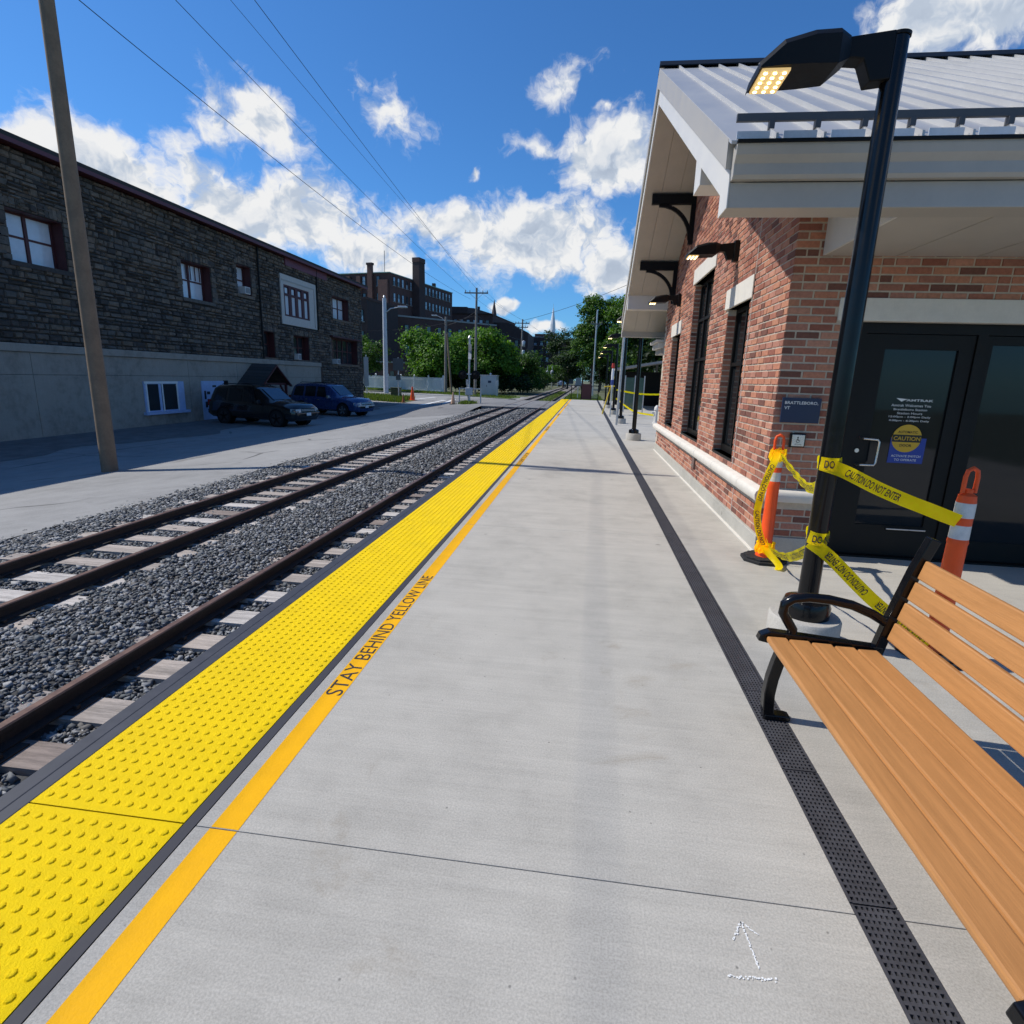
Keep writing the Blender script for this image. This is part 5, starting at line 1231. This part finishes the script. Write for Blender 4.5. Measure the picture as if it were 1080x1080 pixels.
c0 = Vector((*A, 0)) + e_ * -5.2; part(MB().bar(c0 + e_n * .3 + Vector((0, 0, 27.0)), c0 + e_n * .3 + Vector((0, 0, 27.5)), 1.6, 1.0, e_n), 'chimney_cap', m_mill3, ML)
part(MB().tube([(A[0] - 1.5, A[1] + 1, 25), (A[0] - 1.5, A[1] + 1, 30.3)], .07, 6), 'mast', m_wire, ML)
part(MB().box(B[0] - 4.5, B[0] - 3.6, B[1] - 6, B[1] - 5, 25.3, 27), 'roof_vent', m_mill3, ML)
# lower long block in front
LB = thing('brick_mill', 'long low brown brick mill wing with pale parapet in front of tall mill', 'building', (-32, 118, 0))
A, B = (-37.3, 112.0), (-20.4, 128.5)
block(LB, [(-42.4, 112.6), A, B, (-26, 148), (-46, 140)], 0, 12.5, m_mill, m_cope, .30)
face_windows(LB, A, B, (9.6,), 9, 1.0, 1.5, [m_paned], .03); face_windows(LB, A, B, (5.6,), 9, 1.3, 1.9, [m_paned, m_pane], .03, arch=True)
face_windows(LB, (-42.4, 112.6), A, (9.6, 6.0), 2, 1.3, 1.8, [m_paned], .04)
part(MB().box(-41.8, -41.0, 112.15, 112.55, 0, 12.2).box(-38.0, -37.35, 111.6, 112.0, 0, 12.2), 'pilaster', m_mill2, LB)
part(MB().tube([(-34.5, 114.6, 8.6), (-30.4, 118.7, 8.6)], .12, 6), 'wall_conduit', m_trimg, LB)
# mid-left block behind the stone building corner
MLB = thing('brick_mill', 'narrow brick mill end beside the stone building corner', 'building', (-40, 100, 0))
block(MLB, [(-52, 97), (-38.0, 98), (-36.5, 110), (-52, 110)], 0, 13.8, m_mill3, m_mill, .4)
face_windows(MLB, (-52, 97), (-38.0, 98), (10.2, 6.8, 3.4), 9, .95, 1.9, [m_paned, m_pane], .02)
# stepped roofline right of the tall mill
SB2 = thing('brick_mill', 'stepped dark brick mill roofs between stack and tall utility pole', 'building', (-34, 190, 0))
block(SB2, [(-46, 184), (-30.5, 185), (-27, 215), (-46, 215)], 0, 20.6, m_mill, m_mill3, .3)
block(SB2, [(-44, 183.9), (-38.6, 184.0), (-38, 200), (-44, 200)], 20.9, 22.6, m_mill3, m_mill3, .2, 'penthouse')
part(MB().prism([(-38.6, 20.9), (-30.5, 20.9), (-36.5, 22.5), (-38.6, 22.6)], 1, 184.2, 200), 'sloped_roof', m_slate, SB2)
block(SB2, [(-30.4, 186), (-25.5, 186), (-24, 212), (-30, 212)], 0, 18.2, m_mill3, m_mill3, .3, 'stair_block')
face_windows(SB2, (-46, 184), (-30.5, 185), (17.2,), 7, 1.2, 1.8, [m_paned, m_pane], .04)
part(MB().box(-35.6, -34.9, 186, 186.6, 20.9, 23.2), 'chimney', m_mill3, SB2)
RB = thing('brick_mill', 'low dark brick range stepping down towards the second utility pole', 'building', (-22, 182, 0))
part(MB().prism([(-27.5, 0), (-18.6, 0), (-18.6, 15.2), (-23.5, 17.5), (-27.5, 18.0)], 1, 180, 200), 'wall', m_mill3, RB)
face_windows(RB, (-27.5, 180), (-18.6, 180), (11.0, 7.5), 4, 1.2, 1.8, [m_paned], .05)
FB = thing('far_brick_building', 'flat roofed dark brick building closing the end of the tracks', 'building', (-14, 215, 0))
block(FB, [(-24.5, 210), (-13.2, 210), (-12.8, 228), (-24.5, 228)], 0, 15.9, m_mill3, m_cope, .28)
block(FB, [(-13.1, 212), (-6.2, 210.5), (-5.0, 226), (-13.0, 228)], 0, 14.9, m_mill3, m_mill3, .4, 'wing')
part(MB().box(-19.6, -14.0, 214, 222, 16.2, 17.4), 'penthouse', m_mill3, FB)
face_windows(FB, (-20.2, 209.95), (-13.2, 209.95), (13.2, 10.6, 7.6), 3, 1.2, 1.5, [m_paned, m_pane], .02)
face_windows(FB, (-13.0, 211.9), (-6.2, 210.4), (11.6, 8.4), 3, 1.0, 1.5, [m_paned], .04)
# small sunlit brick hut behind the fence
hut = thing('brick_hut', 'small sunlit brick hut behind the white fence', 'shed', (-26.6, 76, -.4))
part(MB().box(-28.2, -24.9, 76, 79, -.4, 3.0), 'wall', m_mill2, hut); part(MB().box(-28.4, -24.7, 75.8, 79.2, 3.0, 3.2), 'roof', m_cope, hut)
part(MB().box(-26.4, -25.9, 75.93, 76.0, .8, 1.9), 'window', m_paned, hut)
# steeples
s1 = thing('church_steeple', 'dark slate church steeple rising over the mill roofs', 'steeple', (-36.6, 225, 0))
MB().box(-1.1, 1.1, -1.1, 1.1, 0, 23.5).build('tower', m_mill3, s1); MB().lathe([(1.25, 23.5), (.05, 30.3)], n=8).build('spire', m_slate, s1)
s2 = thing('church_steeple', 'slender white church steeple beyond the far brick building', 'steeple', (-18.9, 305, 0))
MB().box(-1.6, 1.6, -1.6, 1.6, 0, 25).build('tower', m_steep, s2); MB().lathe([(1.5, 25), (1.35, 29), (.15, 37.0)], n=8).build('spire', m_steep, s2)
MB().tube([(0, 0, 37), (0, 0, 39)], .07, 5).build('finial', m_galv, s2)

# ================================================================ POLES, WIRES, STREET FURNITURE
def upole(label, x, y, h, mat, r=.15, arms=((.5, 2.4),), z=-.4, group='utility poles', tanks=()):
    t = thing('utility_pole', label, 'utility pole', (x, y, z), 0, group)
    MB().tube([(0, 0, 0), (0, 0, h)], [r, r * .68], 12).build('pole', mat, t, smooth=True)
    for dz, L in arms:
        MB().box(-L / 2, L / 2, -.20, -.09, h - dz - .06, h - dz + .06).build('crossarm', m_polew, t)
        for s in (-1, 1):
            MB().bar((s * L * .28, -.14, h - dz - .06), (0, -.12, h - dz - .65), .04, .02).build('brace', m_galv, t)
            for q in (.93, .55): MB().lathe([(.02, 0), (.055, .05), (.03, .10), (.05, .14), (.02, .2)], (s * q * L / 2, -.145, h - dz + .06), 8).build('insulator', m_polew, t)
    for dz, sx_ in tanks:
        MB().lathe([(.22, 0), (.24, .05), (.24, .75), (.2, .82), (.05, .86)], (sx_, -.25, h - dz), 14).build('transformer', m_galv, t, smooth=True)
    return t
upole('grey utility pole with crossarm near the crossing cabinet', -11.45, 59.2, 10.6, m_polew, .15)
upole('second utility pole with crossarm and transformers farther along the tracks', -10.2, 90, 10.7, m_polew, .16, ((.6, 2.2), (1.2, 1.8)), tanks=((4.0, .3), (5.4, .3)))
upole('tall wooden utility pole left of the road by the parked cars', -10.35, 11.15, 13.0, m_polet, .16, ((.35, 2.4),), z=gz(-10.35, 11))
upole('slim pole beside the far brick building', -7.4, 150, 10.0, m_galv, .10, ())
for x, y, lab in ((-9.6, 120, 'small mast with round relay housing left of three down the line'), (-8.2, 122, 'small mast with relay housing middle of three down the line'), (-7.0, 118, 'small mast with twin housings right of three down the line')):
    t = thing('signal_mast', lab, 'signal mast', (x, y, -.4), group='signal masts down the line')
    MB().tube([(0, 0, 0), (0, 0, 4.6)], .07, 8).build('mast', m_galv, t); MB().lathe([(.3, 0), (.36, .15), (.36, .6), (.1, .8)], (0, 0, 2.9), 12).build('housing', m_galv, t, smooth=True)
# wooden light pole with guy pole by the fence end
wp = thing('street_light', 'wooden street light pole at the right end of the white fence', 'street light', (-15.6, 63.3, -.4))
MB().tube([(0, 0, 0), (0, 0, 8.2)], [.17, .12], 10).build('pole', m_polew, wp, smooth=True)
MB().tube([(0, -.05, 7.6), (-.4, -.1, 8.05), (-1.0, -.1, 8.3)], .035, 6).build('arm', m_galv, wp); MB().box(-1.55, -.95, -.22, .05, 8.24, 8.36).build('lamp_head', m_galv, wp, bevel=.03)
gp = tag(MB().tube([(-14.85, 63.0, -.4), (-15.45, 63.2, 6.2)], [.12, .09], 10).build('leaning_pole', m_polet), 'brown leaning push pole propped on the street light pole', 'pole')
wl_ = thing('street_light', 'white steel street light with long arm beside the grass verge', 'street light', (-20.5, 57.6, -.4)); wl_.scale = (1.13,) * 3
MB().tube([(0, 0, 0), (0, 0, 8.2)], [.22, .17], 12).build('pole', M('pale_pole', (.52, .53, .55), .5, var=.08), wl_, smooth=True)
MB().tube([(0, -.05, 6.9), (.6, -.1, 7.35), (1.5, -.1, 7.5)], .045, 8).build('arm', m_galv, wl_); MB().box(1.3, 2.1, -.25, .05, 7.42, 7.58).build('lamp_head', m_galv, wl_, bevel=.04)
MB().lathe([(.1, 0), (.13, .1), (.05, .25)], (0, 0, 8.2), 8).build('cap', m_galv, wl_)
# wires
def wire(label, pts, r=.016, sag=.5):
    P_ = []
    for a, b in zip(pts[:-1], pts[1:]):
        a, b = Vector(a), Vector(b)
        for k in range(16):
            t = k / 16; p = a.lerp(b, t); p.z -= sag * 4 * t * (1 - t); P_.append(p)
    P_.append(Vector(pts[-1]))
    tag(MB().tube(P_, r, 5).build('overhead_wire', m_wire), label, 'wire', 'overhead wires')
wire('highest overhead wire running from the pole crossarm across the sky', [(-10.0, -30, 13.1), (-9.9, 11.1, 12.35), (-11.5, 59.1, 10.15), (-10.2, 90, 10.2), (-6, 150, 10)], .010, .25)
wire('second overhead wire from the top in the bundle of three', [(-10.3, -30, 12.1), (-10.05, 11.1, 11.55), (-10.5, 59.05, 9.85), (-9.3, 89.9, 9.75), (-5, 150, 9.6)], .0065, .35)
wire('third overhead wire down just under the second one', [(-11.2, -30, 11.6), (-11.0, 11.1, 11.05), (-12.4, 59.05, 9.85), (-11.1, 89.9, 9.75), (-7, 150, 9.6)], .009, .35)
wire('lowest overhead wire sweeping past the smokestack', [(-11.5, -30, 9.6), (-11.2, 11.1, 9.2), (-12.0, 59.05, 9.1)], .010, .6)
wire('service cable from the white street light to the tall utility pole', [(-34, 53, 5.9), (-20.5, 57.6, 5.8), (-11.4, 59.1, 7.6)], .022, .3)
wire('cable bundle between the two utility poles below the crossarms', [(-11.4, 59.1, 7.6), (-10.2, 90, 7.3)], .03, .5)
wire('upper cable from the street light pole to the tall utility pole', [(-15.6, 63.2, 6.9), (-11.4, 59.1, 8.0)], .016, .2)
wire('thin wire crossing the sky towards the station roof', [(-10.2, 90, 10.1), (6, 70, 13.2)], .025, .4)
# crossing signal
cs = thing('crossing_signal', 'grey railway crossing signal mast with twin lamps seen from behind', 'crossing signal', (-7.95, 38.9, -.32))
MB().lathe([(.22, 0), (.22, .12), (.1, .2), (.1, .9)], n=12).build('base', m_galv, cs, smooth=True)
MB().tube([(0, 0, .2), (0, 0, 4.3)], [.065, .06], 10).build('mast', m_galv, cs)
MB().box(-.24, .24, -.18, .18, .62, 1.12).build('gate_mechanism', m_cab, cs, bevel=.03)
MB().box(-.62, .62, -.03, .03, 1.98, 2.06).build('lamp_bar', m_galv, cs)
for s in (-.45, .45): MB().lathe([(.0, 0), (.30, .005), (.30, .02), (.16, .03), (.14, .16), (.0, .2)], n=20).build('lamp', m_blkm, cs); bpy.context.view_layer.update() if False else None
for ob, s in zip([c for c in cs.children if c.name.startswith('lamp') and not c.name.startswith('lamp_bar')], (-.45, .45)): ob.location = (s, -.02, 1.98); ob.rotation_euler = (R(90), 0, 0)
for s in (-1, 1): MB().bar((-.62 * s, -.03, 3.0), (.62 * s, -.03, 3.0 + .95), .02, .2, (0, 1, 0)).build('crossbuck_board', m_galv, cs)
for ob in [c for c in cs.children if c.name.startswith('crossbuck')]: ob.rotation_euler = (0, 0, R(101))
MB().lathe([(.1, 0), (.13, .1), (.03, .25)], (0, 0, 4.3), 10).build('bell', m_galv, cs, smooth=True)
for x in (-.75, .75): MB().bar((x, .4, 0), (x, .4, 1.1), .07, .07).build('guard_post', m_galv, cs)
MB().bar((-.75, .4, 1.05), (.75, .4, 1.05), .06, .06).build('guard_rail', m_galv, cs)
# signal cabinet
cb = thing('signal_cabinet', 'silver metal signal cabinet in front of the shrubs', 'cabinet', (-9.95, 59.2, -.38))
MB().box(-.85, .85, -.6, .6, .12, 2.05).build('housing', m_cab, cb, bevel=.02); MB().box(-.9, .9, -.66, .66, 2.05, 2.13).build('roof', m_cab, cb, bevel=.02); MB().box(-.7, .7, -.5, .5, -.1, .12).build('plinth', mc_pier, cb)
dr_ = MB().box(-.30, .78, -.625, -.602, .2, 1.98).build('door', m_cab, cb); MB().box(-.05, .28, -.635, -.626, 1.35, 1.58).build('notice', m_navy, cb); MB().box(-.2, -.16, -.65, -.626, .95, 1.15).build('handle', m_blkm, dr_)
MB().lathe([(.08, 0), (.08, .12), (.15, .13), (.02, .22)], (.1, 0, 2.13), 10).build('vent', m_galv, cb)
# fence
fn_ = thing('picket_fence', 'white vinyl picket fence with posts along the road', 'fence', (-22, 67.5, -.38))
FA, FBp = Vector((-28.6, 72.2, -.38)), Vector((-16.0, 63.8, -.38)); nsec = 6
pk_me = None
for i in range(nsec + 1):
    p = FA.lerp(FBp, i / nsec); part(MB().box(p.x - .09, p.x + .09, p.y - .09, p.y + .09, p.z, p.z + 1.85), 'post', m_vinyl, fn_); part(MB().add([(p.x - .11, p.y - .11, p.z + 1.85), (p.x + .11, p.y - .11, p.z + 1.85), (p.x + .11, p.y + .11, p.z + 1.85), (p.x - .11, p.y + .11, p.z + 1.85), (p.x, p.y, p.z + 1.98)], [(0, 3, 2, 1), (0, 1, 4), (1, 2, 4), (2, 3, 4), (3, 0, 4)]), 'post_cap', m_vinyl, fn_)
for i in range(nsec):
    a, b = FA.lerp(FBp, i / nsec), FA.lerp(FBp, (i + 1) / nsec)
    for z in (.25, 1.45): part(MB().bar(a + Vector((0, 0, z)), b + Vector((0, 0, z)), .05, .10), 'fence_rail', m_vinyl, fn_)
    for k in range(1, 15):
        p = a.lerp(b, k / 15); part(MB().bar(p + Vector((0, -.04, .12)), p + Vector((0, -.04, 1.68)), .105, .02, (0, 1, 0)), 'picket', m_vinyl, fn_)
# sign back, utility box
sbk = thing('road_sign', 'dark back of a square road sign on a post by the verge', 'road sign', (-16.7, 50.2, gz(-16.7, 50.2))); sbk.scale = (1.18,) * 3
MB().tube([(0, 0, 0), (0, 0, 3.1)], .045, 8).build('post', m_galv, sbk); MB().box(-.40, .40, -.05, -.02, 2.15, 3.05).build('plate', M('sign_back', (.13, .135, .135), .5), sbk); MB().box(-.18, .18, -.05, -.02, 1.45, 1.85).build('plate', M('sign_back', (.07, .075, .075), .5), sbk)
ub = thing('utility_box', 'squat olive green utility box beside the road sign', 'utility box', (-17.2, 51.0, gz(-17.2, 51)))
MB().box(-.42, .42, -.3, .3, 0, .95).build('housing', M('olive_box', (.11, .12, .06), .6, var=.15), ub, bevel=.03); MB().box(-.46, .46, -.34, .34, .95, 1.02).build('lid', M('olive_box', (.1, .1, .1), .6), ub, bevel=.02)
# traffic cones
def cone(label, x, y, h, mat, band=True):
    t = thing('traffic_cone', label, 'traffic cone', (x, y, gh(x, y) + .005), group='traffic cones at the crossing')
    MB().box(-h * .26, h * .26, -h * .26, h * .26, 0, .04).build('base', m_blkm if band else mat, t, bevel=.01)
    MB().lathe([(h * .19, .04), (h * .045, h), (h * .02, h)], n=16).build('body', mat, t, smooth=True)
    if band: MB().lathe([(h * .115, h * .52), (h * .085, h * .72)], n=16).build('band', m_vinyl, t, smooth=True)
cone('tall orange traffic cone standing by the painted road lines', -15.3, 49.8, 1.2, m_org, False)
cone('small dark orange traffic cone by the verge corner', -15.3, 47.2, .7, M('old_orange', (.30, .10, .03), .6), False)
cone('pale faded traffic cone left of the crossing signal', -9.2, 39.5, .85, M('faded_orange', (.55, .34, .22), .6))
# utility tank-like small grey box by crossing
for x, y, lab in ((-8.9, 57.6, 'thin grey relay post left of the silver cabinet'), (-12.0, 58.0, 'short grey relay post by the utility pole foot')):
    t = thing('relay_post', lab, 'post', (x, y, -.38)); MB().box(-.09, .09, -.09, .09, 0, 1.5).build('post', m_galv, t); MB().box(-.14, .14, -.12, .12, 1.1, 1.6).build('box', m_galv, t, bevel=.02)

# ================================================================ FAR END OF THE PLATFORM (right)
ef = thing('end_railing', 'dark railing with maroon panels closing the far platform end', 'railing', (-.2, 46.8, 0))
for x in (-1.15, -.35, .45, 1.0): part(MB().bar((x, 46.9, -.3), (x, 46.9, 1.15), .06, .06), 'post', m_blkm, ef)
for z in (.12, 1.1): part(MB().bar((-1.15, 46.9, z), (1.0, 46.9, z), .04, .04), 'rail', m_blkm, ef)
part(MB().box(-.32, .42, 46.85, 46.88, .05, 1.25), 'panel', M('maroon_panel', (.075, .022, .024), .6), ef)
for x in np.arange(.52, 1.0, .09): part(MB().bar((x, 46.9, .12), (x, 46.9, 1.1), .02, .02), 'baluster', m_galv, ef)
ms = thing('mile_sign', 'small pale sign on a post beyond the platform railing', 'sign', (-.75, 55, -.38)); MB().tube([(0, 0, 0), (0, 0, 1.5)], .04, 6).build('post', m_galv, ms); MB().box(-.25, .25, -.04, -.02, 1.35, 2.1).build('plate', m_cope, ms)
# pale pole by tall tree
upole('pale bare pole in front of the tall leafy tree', .75, 66, 9.5, m_galv, .11, ((1.5, 1.2),))
# yellow barricade leaning on lamp post
yb = thing('barricade', 'yellow plastic barricade folded and leaning against a lamp post', 'barricade', (1.15, 27.4, 0))
MB().bar((-.32, 0, .02), (.12, .15, 1.75), .05, .16, (0, 1, 0)).build('leg', M('barricade_yellow', (.75, .52, .02), .5), yb, bevel=.01); MB().bar((-.30, .05, 1.28), (.18, .05, 1.32), .05, .12, (0, 1, 0)).build('board', M('barricade_yellow', (.75, .52, .02), .5), yb, bevel=.01)
fs_ = thing('furled_flag', 'red topped white and blue banner tied upright at a lamp post', 'banner', (1.12, 25.6, 0))
MB().tube([(0, 0, 0), (0, 0, 2.2)], .03, 8).build('staff', m_galv, fs_); MB().lathe([(.03, 1.3), (.055, 1.4), (.06, 1.9), (.04, 2.1)], n=10).build('cloth', m_vinyl, fs_, smooth=True); MB().lathe([(.045, 2.08), (.07, 2.15), (.05, 2.3)], n=10).build('top', M('banner_red', (.45, .04, .03), .7), fs_, smooth=True); MB().lathe([(.062, 1.38), (.066, 1.6)], n=10).build('blue_band', M('banner_blue', (.03, .06, .25), .7), fs_, smooth=True)
gpst = tag(MB().tube([(1.17, 21.0, 0), (1.22, 21.0, 3.1)], .045, 10).build('grey_post', m_galv), 'plain grey steel post beside the second lamp post', 'post')
# low shelter with slanting roof
sh = thing('low_shelter', 'low dark open shelter with slanting grey roof beyond the station', 'shelter', (4.8, 36, 0))
part(MB().prism([(1.6, 2.15), (9, 3.5), (9, 3.62), (1.6, 2.27)], 1, 33, 40), 'roof', M('shelter_roof', (.30, .29, .28), .6), sh)
for x in (2.0, 4.6, 7.4):
    for y in (33.4, 39.6): part(MB().bar((x, y, 0), (x, y, 2.2 + (x - 1.6) * .18), .14, .14), 'post', m_polew, sh)
part(MB().box(2.0, 9, 39.2, 39.4, 0, 2.2), 'back_wall', m_blkm, sh)
for z in (.6, 1.5): part(MB().box(4.4, 9, 33.3, 33.4, z, z + .14), 'rail', m_polew, sh)
part(MB().box(5.0, 8.6, 34.5, 36, 0, .8), 'counter', m_bronze, sh)
gb = thing('glass_panel', 'greenish glass wind screen standing beside the low shelter', 'glass screen', (2.4, 30, 0))
m_gg = M('green_glass', (.05, .11, .09), .08, var=.1, spec=.8)
part(MB().box(2.0, 2.9, 30, 30.02, .15, 1.75), 'pane', m_gg, gb); [part(MB().bar((x, 30.01, 0), (x, 30.01, 1.85), .05, .05), 'post', m_galv, gb) for x in (1.97, 2.46, 2.93)]
hy = thing('hydrant', 'small pale standpipe hydrant beside the station corner', 'hydrant', (2.75, 22.5, 0))
MB().lathe([(.14, 0), (.14, .05), (.09, .06), (.09, .5), (.11, .52), (.10, .62), (.03, .7)], n=14).build('body', m_refl, hy, smooth=True); MB().tube([(-.18, 0, .42), (.18, 0, .42)], .045, 10).build('outlet', m_refl, hy)
tape('upper far caution tape strung behind the lamp posts', [(1.45, 27.9, 1.15), (2.6, 27.5, 1.0), (4.2, 27.0, 1.05)], up, txt=None)
tape('lower far caution tape sagging behind the lamp posts', [(1.45, 27.9, .75), (2.2, 26.6, .25), (3.0, 25.6, .15)], up, txt=None)
